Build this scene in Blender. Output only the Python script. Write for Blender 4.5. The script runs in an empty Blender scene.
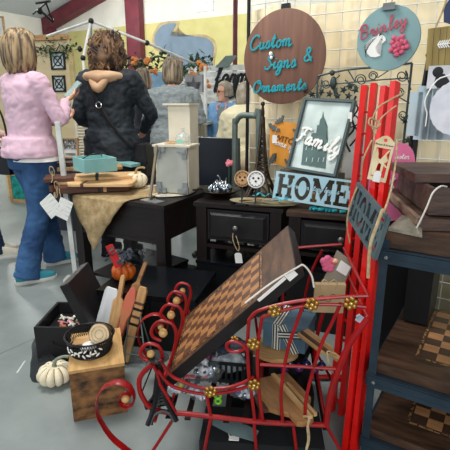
import bpy, bmesh, math, random
from mathutils import Vector, Matrix, noise, Euler
random.seed(7)
PI=math.pi
SC=bpy.context.scene; COL=SC.collection
EYE=Vector((0,0,1.25)); F=440.0; PT=math.radians(15.5); CP,SP=math.cos(PT),math.sin(PT)
def ray(px,py):
    a=(px-225)/F; v=(225-py)/F
    return Vector((a,CP+v*SP,-SP+v*CP))
def at(px,py,Y):
    r=ray(px,py); return EYE+r*(Y/r.y)
def gz(px,py,z=0.0):
    r=ray(px,py); return EYE+r*((z-EYE.z)/r.z)
class Pl:
    """plane in the world: local x to the right, local z up inside it, local y away from the viewer"""
    def __init__(s,o,yaw=0,lean=0,roll=0):
        s.o=Vector(o)
        s.R=Matrix.Rotation(math.radians(yaw),4,'Z')@Matrix.Rotation(math.radians(lean),4,'X')@Matrix.Rotation(math.radians(roll),4,'Y')
        s.M=Matrix.Translation(s.o)@s.R; s.Mi=s.M.inverted(); s.n=(s.R@Vector((0,1,0)))
    def w(s,px,py,off=0):
        r=ray(px,py); t=((s.o-EYE).dot(s.n)+off)/r.dot(s.n); return EYE+r*t
    def l(s,px,py,off=0): return s.Mi@s.w(px,py,off)
    def uv(s,px,py):
        q=s.l(px,py); return (q.x,q.z)
# ---------------------------------------------------------------- materials
def lin(c): 
    c=c/255.0
    return c/12.92 if c<=.04045 else ((c+.055)/1.055)**2.4
def rgb(t): return (lin(t[0]),lin(t[1]),lin(t[2]),1)
MC={}
def mat(name,col,rough=.6,metal=0,col2=None,scale=8,stretch=(1,1,1),bump=0,bscale=None,kind='noise',alpha=None,trans=0,ior=1.45,spec=.5,sheen=0,detail=3,contrast=(.35,.65)):
    if name in MC: return MC[name]
    m=bpy.data.materials.new(name); m.use_nodes=True; nt=m.node_tree; N=nt.nodes; L=nt.links
    b=N['Principled BSDF']; b.inputs['Roughness'].default_value=rough; b.inputs['Metallic'].default_value=metal
    b.inputs['Specular IOR Level'].default_value=spec; b.inputs['IOR'].default_value=ior
    if trans: b.inputs['Transmission Weight'].default_value=trans
    if alpha is not None: b.inputs['Alpha'].default_value=alpha
    if sheen: b.inputs['Sheen Weight'].default_value=sheen
    b.inputs['Base Color'].default_value=rgb(col)
    tc=N.new('ShaderNodeTexCoord'); mp=N.new('ShaderNodeMapping'); mp.inputs['Scale'].default_value=stretch
    L.new(tc.outputs['Object'],mp.inputs[0])
    if col2 is None: col2=tuple(max(0,c*.86) for c in col)
    if kind=='noise':
        t=N.new('ShaderNodeTexNoise'); t.inputs['Scale'].default_value=scale; t.inputs['Detail'].default_value=detail; out=t.outputs['Fac']
    elif kind=='wave':
        t=N.new('ShaderNodeTexWave'); t.inputs['Scale'].default_value=scale; t.inputs['Distortion'].default_value=6; t.inputs['Detail'].default_value=3; t.inputs['Detail Scale'].default_value=1.5; out=t.outputs['Fac']
    elif kind=='voronoi':
        t=N.new('ShaderNodeTexVoronoi'); t.inputs['Scale'].default_value=scale; out=t.outputs['Distance']
    elif kind=='brick':
        t=N.new('ShaderNodeTexBrick'); t.inputs['Scale'].default_value=scale; out=t.outputs['Fac']
    L.new(mp.outputs[0],t.inputs['Vector'])
    r=N.new('ShaderNodeValToRGB'); r.color_ramp.elements[0].position=contrast[0]; r.color_ramp.elements[1].position=contrast[1]
    r.color_ramp.elements[0].color=rgb(col2); r.color_ramp.elements[1].color=rgb(col)
    L.new(out,r.inputs[0]); L.new(r.outputs[0],b.inputs['Base Color'])
    if bump:
        n2=N.new('ShaderNodeTexNoise'); n2.inputs['Scale'].default_value=bscale or scale*3; n2.inputs['Detail'].default_value=4
        L.new(mp.outputs[0],n2.inputs['Vector'])
        bp=N.new('ShaderNodeBump'); bp.inputs['Strength'].default_value=bump; bp.inputs['Distance'].default_value=.01
        L.new(n2.outputs['Fac'],bp.inputs['Height']); L.new(bp.outputs[0],b.inputs['Normal'])
    MC[name]=m; return m
def checker(name,c1,c2,sq,rough=.45,wear=.35):
    """two woods in squares, each with its own grain"""
    m=bpy.data.materials.new(name); m.use_nodes=True; nt=m.node_tree; N=nt.nodes; L=nt.links; b=N['Principled BSDF']
    tc=N.new('ShaderNodeTexCoord'); ck=N.new('ShaderNodeTexChecker'); ck.inputs['Scale'].default_value=1/sq
    mp=N.new('ShaderNodeMapping'); mp.inputs['Location'].default_value=(.0,.0,sq*.5); L.new(tc.outputs['Object'],mp.inputs[0]); L.new(mp.outputs[0],ck.inputs['Vector'])
    ck.inputs['Color1'].default_value=rgb(c1); ck.inputs['Color2'].default_value=rgb(c2)
    ns=N.new('ShaderNodeTexNoise'); ns.inputs['Scale'].default_value=14; ns.inputs['Detail'].default_value=6
    mp2=N.new('ShaderNodeMapping'); mp2.inputs['Scale'].default_value=(1,7,1); L.new(tc.outputs['Object'],mp2.inputs[0]); L.new(mp2.outputs[0],ns.inputs['Vector'])
    r=N.new('ShaderNodeValToRGB'); r.color_ramp.elements[0].position=.3; r.color_ramp.elements[1].position=.7
    k=1-wear; r.color_ramp.elements[0].color=(k,k,k,1); r.color_ramp.elements[1].color=(1.15,1.1,1.05,1)
    L.new(ns.outputs['Fac'],r.inputs[0]); mx=N.new('ShaderNodeMix'); mx.data_type='RGBA'; mx.blend_type='MULTIPLY'; mx.inputs[0].default_value=1
    L.new(ck.outputs['Color'],mx.inputs[6]); L.new(r.outputs[0],mx.inputs[7]); L.new(mx.outputs[2],b.inputs['Base Color'])
    b.inputs['Roughness'].default_value=rough
    return m
def wood(name,c,c2=None,scale=6,stretch=(1,8,8),rough=.55,bump=.15): return mat(name,c,rough,col2=c2 or tuple(v*.62 for v in c),scale=scale,stretch=stretch,bump=bump,detail=6,contrast=(.3,.7))
# ---------------------------------------------------------------- mesh builder
def frame_from(d):
    d=d.normalized(); up=Vector((0,0,1)) if abs(d.z)<.95 else Vector((1,0,0))
    x=d.cross(up).normalized(); y=x.cross(d).normalized(); return x,y
def catmull(P,k=6,closed=False):
    P=[Vector(p) for p in P]; n=len(P); out=[]
    rng=range(n) if closed else range(n-1)
    for i in rng:
        if closed: a,b,c,d=P[(i-1)%n],P[i],P[(i+1)%n],P[(i+2)%n]
        else: a,b,c,d=P[max(i-1,0)],P[i],P[i+1],P[min(i+2,n-1)]
        for j in range(k):
            t=j/k; out.append(.5*((2*b)+(c-a)*t+(2*a-5*b+4*c-d)*t*t+(3*b-a-3*c+d)*t**3))
    if not closed: out.append(P[-1])
    return out
class MB:
    def __init__(s): s.b=bmesh.new()
    def faces(s,vs,fs):
        V=[s.b.verts.new(v) for v in vs]
        for f in fs:
            try: s.b.faces.new([V[i] for i in f])
            except ValueError: pass
        return V
    def box(s,c,d,M=None,taper=1):
        x,y,z=d[0]/2,d[1]/2,d[2]/2; c=Vector(c); vs=[]
        for k in (-1,1):
            t=taper if k>0 else 1
            for sx,sy in((-1,-1),(1,-1),(1,1),(-1,1)):
                v=Vector((sx*x*t,sy*y*t,k*z)); v=(M@v if M else v)+c; vs.append(v)
        s.faces(vs,[(3,2,1,0),(4,5,6,7),(0,1,5,4),(1,2,6,5),(2,3,7,6),(3,0,4,7)]); return s
    def hexa(s,lo,hi):
        s.faces(list(lo)+list(hi),[(3,2,1,0),(4,5,6,7),(0,1,5,4),(1,2,6,5),(2,3,7,6),(3,0,4,7)]); return s
    def bar(s,a,b,w,h=None,up=None):
        a,b=Vector(a),Vector(b); d=(b-a)
        z=d.normalized(); u=Vector(up) if up else (Vector((0,0,1)) if abs(z.z)<.9 else Vector((0,1,0)))
        x=z.cross(u).normalized(); y=x.cross(z).normalized(); h=h or w
        o=[(-x*w/2-y*h/2),(x*w/2-y*h/2),(x*w/2+y*h/2),(-x*w/2+y*h/2)]
        s.hexa([a+q for q in o],[b+q for q in o]); return s
    def loft(s,rings,closed=False,caps=True):
        n=len(rings[0]); V=[[s.b.verts.new(p) for p in r] for r in rings]
        R=len(rings)
        for i in range(R if closed else R-1):
            A=V[i];B=V[(i+1)%R]
            for j in range(n):
                s.b.faces.new((A[j],A[(j+1)%n],B[(j+1)%n],B[j]))
        if caps and not closed:
            s.b.faces.new(list(reversed(V[0]))); s.b.faces.new(V[-1])
        return s
    def tube(s,P,r,n=8,closed=False,k=0,flat=None,nrm=None):
        """r: radius or list; flat=(a,b) multiplies the two section axes, nrm fixes the first axis"""
        P=[Vector(p) for p in P]
        if k:
            m=len(P); rl=r if isinstance(r,(list,tuple)) else None
            P=catmull(P,k,closed)
            if rl:
                rr=[]; 
                for i in range(m-1):
                    for j in range(k): rr.append(rl[i]+(rl[i+1]-rl[i])*j/k)
                rr.append(rl[-1]); r=rr
        N=len(P); rs=r if isinstance(r,(list,tuple)) else [r]*N; rings=[]
        px=None
        for i,p in enumerate(P):
            if closed: d=P[(i+1)%N]-P[i-1]
            else: d=P[min(i+1,N-1)]-P[max(i-1,0)]
            if d.length<1e-9: d=Vector((0,0,1))
            d.normalize()
            if nrm is not None:
                x=Vector(nrm)-d*d.dot(Vector(nrm)); x=x.normalized() if x.length>1e-6 else frame_from(d)[0]
            elif px is None: x=frame_from(d)[0]
            else:
                x=px-d*px.dot(d); x=x.normalized() if x.length>1e-6 else frame_from(d)[0]
            px=x; y=d.cross(x)
            fa,fb=flat or (1,1)
            rings.append([p+(x*math.cos(t)*fa+y*math.sin(t)*fb)*rs[i] for t in [2*PI*j/n for j in range(n)]])
        s.loft(rings,closed); return s
    def lathe(s,prof,n=20,M=None,c=(0,0,0)):
        c=Vector(c); rings=[]
        for r,z in prof:
            r=max(r,1e-4); rings.append([((M@Vector((r*math.cos(t),r*math.sin(t),z))) if M else Vector((r*math.cos(t),r*math.sin(t),z)))+c for t in [2*PI*j/n for j in range(n)]])
        s.loft(rings); return s
    def ball(s,c,r,n=12,sc=(1,1,1),M=None):
        pr=[(math.sin(PI*i/(n//2+1)),-math.cos(PI*i/(n//2+1))) for i in range(n//2+2)]; c=Vector(c); rings=[]
        for a,z in pr:
            a=max(a,.02)
            rings.append([((M@Vector((a*r*sc[0]*math.cos(t),a*r*sc[1]*math.sin(t),z*r*sc[2]))) if M else Vector((a*r*sc[0]*math.cos(t),a*r*sc[1]*math.sin(t),z*r*sc[2])))+c for t in [2*PI*j/n for j in range(n)]])
        s.loft(rings); return s
    def prism(s,poly,y0,y1,axis='y'):
        def P(u,v,w): return Vector((u,w,v)) if axis=='y' else (Vector((u,v,w)) if axis=='z' else Vector((w,u,v)))
        n=len(poly)
        A=[s.b.verts.new(P(u,v,y0)) for u,v in poly]; B=[s.b.verts.new(P(u,v,y1)) for u,v in poly]
        for j in range(n): s.b.faces.new((A[j],A[(j+1)%n],B[(j+1)%n],B[j]))
        f1=s.b.faces.new(list(reversed(A))); f2=s.b.faces.new(B)
        bmesh.ops.triangulate(s.b,faces=[f1,f2]); return s
    def join(s,me,M=None):
        k=len(s.b.verts); s.b.from_mesh(me); s.b.verts.ensure_lookup_table()
        if M:
            for v in s.b.verts[k:]: v.co=M@v.co
        return s
    def disp(s,amp,freq,seed=0,stretch=(1,1,1)):
        bmesh.ops.recalc_face_normals(s.b,faces=s.b.faces); s.b.normal_update()
        for v in s.b.verts:
            q=Vector((v.co.x*stretch[0],v.co.y*stretch[1],v.co.z*stretch[2]))*freq+Vector((seed,seed*2.3,0))
            v.co+=v.normal*noise.noise(q)*amp
        return s
    def bevel(s,w,seg=2):
        e=[x for x in s.b.edges if x.is_manifold and len(x.link_faces)==2 and x.calc_face_angle(0)>.6]
        bmesh.ops.bevel(s.b,geom=e,offset=w,segments=seg,affect='EDGES',profile=.5); return s
    def xf(s,M): s.b.transform(M); return s
    def mesh(s,name,smooth=None):
        bmesh.ops.recalc_face_normals(s.b,faces=s.b.faces)
        me=bpy.data.meshes.new(name); s.b.to_mesh(me); s.b.free()
        if smooth:
            for p in me.polygons: p.use_smooth=True
            try: me.set_sharp_from_angle(angle=math.radians(smooth if smooth>1 else 40))
            except Exception: pass
        return me
    def obj(s,name,m,parent=None,smooth=40,M=None):
        o=bpy.data.objects.new(name,s.mesh(name,smooth)); COL.objects.link(o)
        if isinstance(m,(list,tuple)):
            for q in m:o.data.materials.append(q)
        else: o.data.materials.append(m)
        if parent: o.parent=parent
        if M is not None: o.matrix_local=M
        return o
def tag(o,label=None,cat=None,group=None,kind=None):
    if label:o['label']=label
    if cat:o['category']=cat
    if group:o['group']=group
    if kind:o['kind']=kind
    return o
def thing(name,label,cat,M=None,group=None):
    o=bpy.data.objects.new(name,None); COL.objects.link(o); o.empty_display_size=.05
    if M is not None:
        o.matrix_world=M if isinstance(M,Matrix) else Matrix.Translation(Vector(M))
    return tag(o,label,cat,group)
def dup(root,M,label,group=None,name=None):
    r=root.copy(); COL.objects.link(r); r.matrix_world=M; r['label']=label
    if group: r['group']=group
    for ch in list(root.children):
        c=ch.copy(); COL.objects.link(c); c.parent=r
        for g in list(ch.children):
            d=g.copy(); COL.objects.link(d); d.parent=c
    return r
def T(*a): return Matrix.Translation(Vector(a if len(a)==3 else a[0]))
def RZ(d): return Matrix.Rotation(math.radians(d),4,'Z')
def RX(d): return Matrix.Rotation(math.radians(d),4,'X')
def RY(d): return Matrix.Rotation(math.radians(d),4,'Y')
def evalmesh(ob):
    bpy.context.view_layer.update()
    dg=bpy.context.evaluated_depsgraph_get(); return bpy.data.meshes.new_from_object(ob.evaluated_get(dg))
def textmesh(body,size,depth,bold=0,spacing=1):
    cu=bpy.data.curves.new('lettering','FONT'); cu.body=body; cu.size=size; cu.extrude=depth/2; cu.align_x='CENTER'; cu.align_y='CENTER'; cu.offset=bold; cu.space_character=spacing; cu.resolution_u=3
    ob=bpy.data.objects.new('lettering',cu); COL.objects.link(ob); me=evalmesh(ob)
    bpy.data.objects.remove(ob); me.transform(RX(90)); return me
def textobj(body,size,depth,m,parent,loc=(0,0,0),bold=0,name='lettering',roll=0,spacing=1,sx=1,extra=None):
    me=textmesh(body,size,depth,bold,spacing); me.materials.append(m); me.transform(Matrix.Diagonal((sx,1,1,1)))
    o=bpy.data.objects.new(name,me); COL.objects.link(o); o.parent=parent; o.matrix_local=T(*loc)@(extra or Matrix.Identity(4))@RY(roll); return o
def boolean(me,cut,op='DIFFERENCE'):
    a=bpy.data.objects.new('board',me); b=bpy.data.objects.new('opening',cut); COL.objects.link(a); COL.objects.link(b)
    md=a.modifiers.new('b','BOOLEAN'); md.object=b; md.operation=op; md.solver='EXACT'
    r=evalmesh(a); bpy.data.objects.remove(a); bpy.data.objects.remove(b); return r
def remesh(mb,vox,smooth=4,name='body'):
    me=mb.mesh(name); o=bpy.data.objects.new('body',me); COL.objects.link(o)
    md=o.modifiers.new('r','REMESH'); md.mode='VOXEL'; md.voxel_size=vox; md.use_smooth_shade=True
    if smooth:
        s=o.modifiers.new('s','SMOOTH'); s.iterations=smooth; s.factor=.5
    r=evalmesh(o); bpy.data.objects.remove(o)
    for p in r.polygons:p.use_smooth=True
    return r
def meobj(name,me,m,parent=None,M=None):
    o=bpy.data.objects.new(name,me); COL.objects.link(o); me.materials.clear(); me.materials.append(m)
    if parent:o.parent=parent
    if M is not None:o.matrix_local=M
    return o
# hand-lettered strokes: (advance, strokes)
G={
'C':(.78,[[(.72,.82),(.62,.98),(.42,1),(.18,.82),(.06,.45),(.16,.1),(.4,0),(.62,.1),(.78,.28)]]),
'u':(.52,[[(0,.2),(.08,.48),(.07,.18),(.14,.02),(.28,.06),(.38,.48)],[(.38,.48),(.36,.12),(.44,.02),(.54,.16)]]),
's':(.42,[[(0,.12),(.2,.52),(.3,.28),(.22,.02),(.05,.04)],[(.22,.02),(.44,.16)]]),
't':(.4,[[(0,.16),(.2,.9),(.14,.2),(.2,.01),(.4,.18)],[(.02,.62),(.34,.66)]]),
'o':(.46,[[(.26,.48),(.08,.4),(.04,.15),(.18,.0),(.34,.12),(.36,.36),(.26,.48),(.34,.36),(.5,.38)]]),
'm':(.82,[[(0,.3),(.08,.48),(.07,.02)],[(.07,.3),(.2,.5),(.3,.4),(.3,.02)],[(.3,.3),(.44,.5),(.55,.4),(.54,.08),(.62,.01),(.78,.16)]]),
'n':(.56,[[(0,.3),(.08,.48),(.07,.02)],[(.07,.3),(.22,.5),(.32,.4),(.31,.08),(.4,.01),(.54,.16)]]),
'S':(.66,[[(.6,.86),(.46,1),(.26,.92),(.22,.72),(.42,.5),(.5,.25),(.32,.02),(.08,.06),(.02,.24)],[(.5,.25),(.7,.3)]]),
'i':(.3,[[(0,.2),(.1,.48),(.08,.12),(.14,.01),(.3,.16)],[(.16,.68),(.18,.72)]]),
'g':(.48,[[(.34,.44),(.18,.48),(.05,.3),(.1,.06),(.24,.06),(.36,.44),(.32,-.2),(.16,-.44),(.02,-.3),(.2,-.06),(.5,.16)]]),
'&':(.7,[[(.62,.3),(.42,.05),(.18,.02),(.05,.22),(.2,.46),(.4,.68),(.36,.92),(.2,.92),(.16,.7),(.36,.4),(.62,.04),(.7,.02)]]),
'O':(.82,[[(.5,.98),(.2,.86),(.05,.48),(.16,.1),(.4,0),(.66,.16),(.76,.55),(.64,.9),(.42,.98),(.44,.8),(.8,.7)]]),
'r':(.4,[[(0,.2),(.1,.5),(.16,.44),(.28,.46),(.24,.12),(.3,.01),(.42,.16)]]),
'a':(.5,[[(.34,.44),(.18,.48),(.05,.3),(.08,.06),(.22,.04),(.35,.44),(.34,.1),(.4,.01),(.52,.16)]]),
'e':(.42,[[(0,.16),(.2,.24),(.3,.4),(.2,.5),(.07,.34),(.08,.1),(.22,0),(.42,.16)]]),
'F':(.72,[[(.08,.84),(.3,.98),(.8,.96)],[(.46,.96),(.34,.3),(.2,.02),(.04,.1)],[(.22,.5),(.58,.54)]]),
'l':(.3,[[(0,.16),(.18,.7),(.2,1),(.1,.9),(.07,.2),(.14,.01),(.3,.16)]]),
'y':(.5,[[(0,.2),(.08,.48),(.08,.16),(.18,.04),(.3,.16),(.38,.48)],[(.38,.48),(.32,-.2),(.16,-.44),(.02,-.3),(.2,-.06),(.5,.14)]]),
'B':(.76,[[(.22,.9),(.14,.04)],[(.02,.7),(.2,.98),(.52,.96),(.58,.72),(.26,.52),(.6,.44),(.64,.14),(.36,0),(.12,.08)]]),
'v':(.46,[[(0,.4),(.08,.48),(.14,.04),(.2,.02),(.34,.4),(.36,.48),(.48,.42)]]),
'h':(.5,[[(0,.16),(.18,.8),(.16,1),(.08,.8),(.06,.02)],[(.06,.28),(.2,.5),(.3,.36),(.3,.08),(.38,.01),(.5,.16)]]),
'w':(.66,[[(0,.4),(.08,.48),(.1,.1),(.2,.02),(.3,.3),(.34,.1),(.44,.02),(.54,.3),(.52,.48),(.68,.4)]]),
'b':(.48,[[(0,.16),(.18,.8),(.16,1),(.08,.8),(.07,.1),(.2,0),(.34,.2),(.26,.44),(.1,.34)],[(.3,.38),(.48,.36)]]),
'f':(.4,[[(0,.16),(.22,.7),(.26,.95),(.14,.9),(.1,.2),(.06,-.4),(.18,-.3),(.14,.0),(.4,.18)]]),
'd':(.5,[[(.32,.42),(.18,.48),(.05,.3),(.08,.06),(.22,.04),(.36,.5),(.4,1),(.34,.1),(.4,.01),(.52,.16)]]),
' ':(.35,[]),
}
def scriptmesh(txt,h,r,flat=.8,slant=.22,smooth=5,sp=1.0):
    m=MB(); x=0; W=sum(G[c][0]*sp for c in txt)
    for c in txt:
        adv,st=G[c]
        for q in st:
            P=[Vector(((x+u+v*slant-W/2)*h,0,v*h)) for u,v in q]
            m.tube(P,r,n=6,k=smooth,nrm=(0,1,0),flat=(flat,1))
        x+=adv*sp
    return m
# ---------------------------------------------------------------- people
def ring(c,rx,ry,n=20,z=None,tilt=0):
    c=Vector(c); return [c+Vector((rx*math.cos(t),ry*math.sin(t),tilt*math.sin(t))) for t in [2*PI*j/n for j in range(n)]]
def rows(m,R,n=20): m.loft([ring((a[1],a[2],a[0]),a[3],a[4],n) for a in R])
def crumple(me,amp,freq,stretch=(1,1,1),seed=0,lo=-9,hi=9):
    n=len(me.vertices); co=[0.0]*(3*n); me.vertices.foreach_get('co',co); nr=[tuple(q.vector) for q in me.vertex_normals]
    for i in range(n):
        x,y,z=co[3*i:3*i+3]
        if lo<z<hi:
            f=noise.noise(Vector((x*stretch[0]*freq+seed,y*stretch[1]*freq+seed,z*stretch[2]*freq))); k=amp*(abs(f)*2-.5)
            co[3*i]+=nr[i][0]*k; co[3*i+1]+=nr[i][1]*k; co[3*i+2]+=nr[i][2]*k
    me.vertices.foreach_set('co',co); me.update()
def hand(m,w,d,nrm,side=1,curl=.5,s=1):
    w=Vector(w); d=Vector(d).normalized(); nrm=Vector(nrm); nrm=(nrm-d*nrm.dot(d)).normalized(); lat=d.cross(nrm).normalized()*side
    m.tube([w-d*.02*s,w+d*.02*s,w+d*.06*s,w+d*.09*s],[.024*s,.03*s,.036*s,.034*s],n=10,nrm=lat,flat=(1.05,.5))
    for i,L in enumerate((.068,.076,.07,.056)):
        b=w+d*.085*s+lat*((1.5-i)*.0195*s); a=curl*(1+.12*i)
        P=[b]; dd=d.copy(); 
        for k,seg in enumerate((.42,.32,.26)):
            ang=a*(k+1)*.8; dd=(d*math.cos(ang)+nrm*math.sin(ang)); P.append(P[-1]+dd*L*seg*s)
        m.tube([w+d*.05*s+lat*((1.5-i)*.015*s)]+P,[.009*s,.0095*s,.009*s,.0085*s,.007*s],n=7)
    b=w+d*.025*s+lat*.026*s
    t=(d*.6+lat*.75+nrm*.3).normalized(); m.tube([b,b+t*.035*s,b+t*.03*s+(d*.8+nrm*.5).normalized()*.034*s,b+t*.03*s+(d*.7+nrm*.7).normalized()*.052*s],[.014*s,.0125*s,.010*s,.007*s],n=8)
def head(m,c,s=1,yaw=0,nod=0):
    """skull, jaw, nose, ears; looks towards +y before yaw"""
    c=Vector(c); M=RZ(yaw)@RX(nod); R=[]
    for z,rx,fy,by in((-.118,.02,.065,.0),(-.112,.036,.083,-.02),(-.095,.05,.088,.01),(-.06,.062,.09,.055),(-.02,.069,.093,.082),(.03,.073,.095,.096),(.07,.068,.085,.092),(.1,.05,.06,.07),(.118,.022,.028,.035)):
        r=[]
        for j in range(20):
            t=2*PI*j/20; y=(fy if math.sin(t)>0 else by)*math.sin(t)
            if z<=-.11 and math.sin(t)<0: y=.03+.02*math.sin(t)
            r.append(c+M@Vector((rx*math.cos(t),y,z))*s)
        R.append(r)
    m.loft(R)
    for sx in(-1,1): m.ball(c+M@Vector((sx*.074,0,-.01))*s,.022*s,8,(.35,.7,1.25))
    m.tube([c+M@Vector((0,.085,.02))*s,c+M@Vector((0,.108,-.022))*s,c+M@Vector((0,.092,-.034))*s],[.008*s,.014*s,.010*s],n=8)
    m.tube([c+M@Vector((-.022,.082,-.06))*s,c+M@Vector((0,.09,-.058))*s,c+M@Vector((.022,.082,-.06))*s],[.004*s,.0075*s,.004*s],n=6)
    return M
def shoe(m,sole,a,yaw,s=1,k=1.0):
    a=Vector(a); M=T(a)@RZ(yaw)
    def foot(z,w,grow=0): 
        return [M@Vector((x*w,y,z)) for x,y in((-.6,-.075-grow),(-.95,-.04),(-.9,.04),(-1,.11),(-.85,.165),(-.35,.195+grow),(.35,.195+grow),(.85,.165),(.95,.11),(.8,.04),(.85,-.04),(.6,-.075-grow))]
    sole.loft([foot(.0,.042,.004),foot(.012,.047,.008),foot(.028,.046,.008)])
    rr=[foot(.026,.043),foot(.05,.043)]
    rr.append([M@Vector((x*.04,y,z)) for x,y,z in((-.6,-.075,.085),(-.9,-.04,.085),(-.85,.03,.09),(-.9,.09,.075),(-.75,.15,.062),(-.3,.18,.055),(.3,.18,.055),(.75,.15,.062),(.9,.09,.075),(.85,.03,.09),(.9,-.04,.085),(.6,-.075,.085))])
    rr.append([M@Vector((x*.034,y,z)) for x,y,z in((-.6,-.07,.11),(-.9,-.04,.11),(-.9,.015,.112),(-.7,.05,.105),(-.5,.09,.085),(-.2,.13,.07),(.2,.13,.07),(.5,.09,.085),(.7,.05,.105),(.9,.015,.112),(.9,-.04,.11),(.6,-.07,.11))])
    m.loft(rr)
def person(label,M,h=1.7,j=None,skin=None,top=None,bottom=None,vox=.009,hem=.52,build=1.0,flare=1.0,shoes=None,head_yaw=0,nod=0,group=None,grip=.5,coat=0,legs=True,face=False,wr=.006,handn=None,tuck=0,collar=None):
    """joints in metres for a 1.7 m figure; local +y is the facing direction"""
    s=h/1.7; r=thing('person',label,'person',M,group)
    J=dict(hip=.92,hl=(-.095,0,.88),hr=(.095,0,.88),kl=(-.1,.02,.48),kr=(.1,.02,.48),al=(-.1,0,.09),ar=(.1,0,.09),
           sl=(-.175,-.005,1.395),sr=(.175,-.005,1.395),el=(-.22,.0,1.1),er=(.22,.0,1.1),wl=(-.22,.1,.86),wr=(.22,.1,.86),neck=(0,0,1.42),head=(0,.025,1.575),lean=0,yl=0,yr=0)
    J.update(j or {})
    V=lambda k: Vector(J[k])*s
    b=build
    def torso(m,g,lo=.80,hi=1.45):
        R=[(.80,0,-.01,.165,.115),(.9,0,-.012,.175,.122),(1.0,0,0,.155,.108),(1.08,0,.003,.152,.108),(1.18,0,.004,.158,.108),(1.28,0,.0,.172,.112),(1.37,0,-.005,.172,.098),(1.415,0,-.007,.125,.075),(1.45,0,-.003,.065,.055)]
        R=[(z,x+J['lean']*max(0,z-.9),y+J.get('bend',0)*max(0,z-.95)**1.5*2,(rx*b+g),(ry*b+g)) for z,x,y,rx,ry in R if lo<=z<=hi]
        rows(m,[(a*s,c*s,d*s,e*s,f*s) for a,c,d,e,f in R])
    m=MB(); torso(m,-.012)
    Mh=head(m,V('head'),s,head_yaw,nod)
    m.tube([V('neck')-Vector((0,0,.06)),V('neck'),V('head')+Vector((0,-.015,-.05))*s],[.06*s,.054*s,.052*s],n=12)
    for q,sd in(('l',-1),('r',1)):
        m.tube([V('s'+q),V('e'+q),V('w'+q)],[.045*s,.036*s,.026*s],n=10,k=4)
        m.ball(V('s'+q),.05*s)
        d=V('w'+q)-V('e'+q); hn=J.get('n'+q,(-sd,.3,0)); hand(m,V('w'+q),J.get('d'+q,d),hn,J.get('side'+q,1),grip,s)
        if legs:
            m.tube([V('h'+q),V('k'+q),V('a'+q)],[.075*s*b,.052*s,.036*s],n=12,k=4)
            m.tube([V('a'+q),V('a'+q)-Vector((0,0,.04))],[.036*s,.04*s],n=8)
    body=meobj('body',remesh(m,vox*.8,3),skin,r)
    # top garment
    m=MB(); torso(m,.006+coat,lo=max(.8,hem+.02))
    if hem<.9: rows(m,[(z*s,J['lean']*max(0,z-.9)*s,-.012*s,(w*b+.01+coat)*s,(d*b+.012+coat)*s) for z,w,d in((hem,.192,.148),(hem+.05,.19,.146),(.95,.184,.138),(1.02,.168,.12))])
    else: rows(m,[(z*s,0,-.01*s,(w*b+.008+coat)*s,(d*b+.01+coat)*s) for z,w,d in((hem,.178,.128),(hem+.07,.172,.122),(hem+.14,.16,.11))])
    cf=1+coat*8
    for q in 'lr':
        d=(V('w'+q)-V('e'+q)).normalized()
        m.tube([V('s'+q)+Vector((0,0,.0)),(V('s'+q)+V('e'+q))/2,V('e'+q),(V('w'+q)+V('e'+q))/2,V('w'+q)-d*.01],[.066*s*cf,.056*s*cf,.05*s*cf,.043*s*cf,.036*s*cf],n=12,k=3)
        m.tube([V('s'+q)*.45+V('neck')*.55-Vector((0,0,.02*s)),V('s'+q)-Vector((0,0,.004*s)),V('s'+q)*.6+V('e'+q)*.4],[.05*s*cf,.066*s*cf,.058*s*cf],n=12,k=3)
    me=remesh(m,vox,4); crumple(me,wr,9,(1,1,1.6),3); crumple(me,wr*.5,22,(1,1,1.3),8)
    meobj(top[0],me,top[1],r)
    if legs:
        m=MB(); rows(m,[(z*s,0,-.01*s,w*b*s,d*b*s) for z,w,d in((.80,.168,.118),(.88,.178,.128),(.96,.168,.118),(1.02,.15,.105))])
        for q in 'lr':
            e=V('a'+q); m.tube([V('h'+q),(V('h'+q)*.55+V('k'+q)*.45),V('k'+q),(V('k'+q)+e)/2,e-Vector((0,0,.05*s))],[.104*s*b,.094*s*b,.066*s*(1+.3*(flare-1)),.058*s*(1+.6*(flare-1)),.056*s*flare],n=14,k=3)
        me=remesh(m,vox,4); crumple(me,wr*.8,10,(1,1,1.8),5); crumple(me,wr*.5,24,(1,1,2),1,hi=.4); meobj(bottom[0],me,bottom[1],r)
        if shoes:
            for q in 'lr':
                m=MB(); so=MB(); a=V('a'+q); shoe(m,so,(a.x,a.y,0),J['y'+q]); o=m.obj('shoe',shoes[0],r,60); so.obj('sole',shoes[1],o,60)
    return r,V('head'),Mh,s,V
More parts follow.
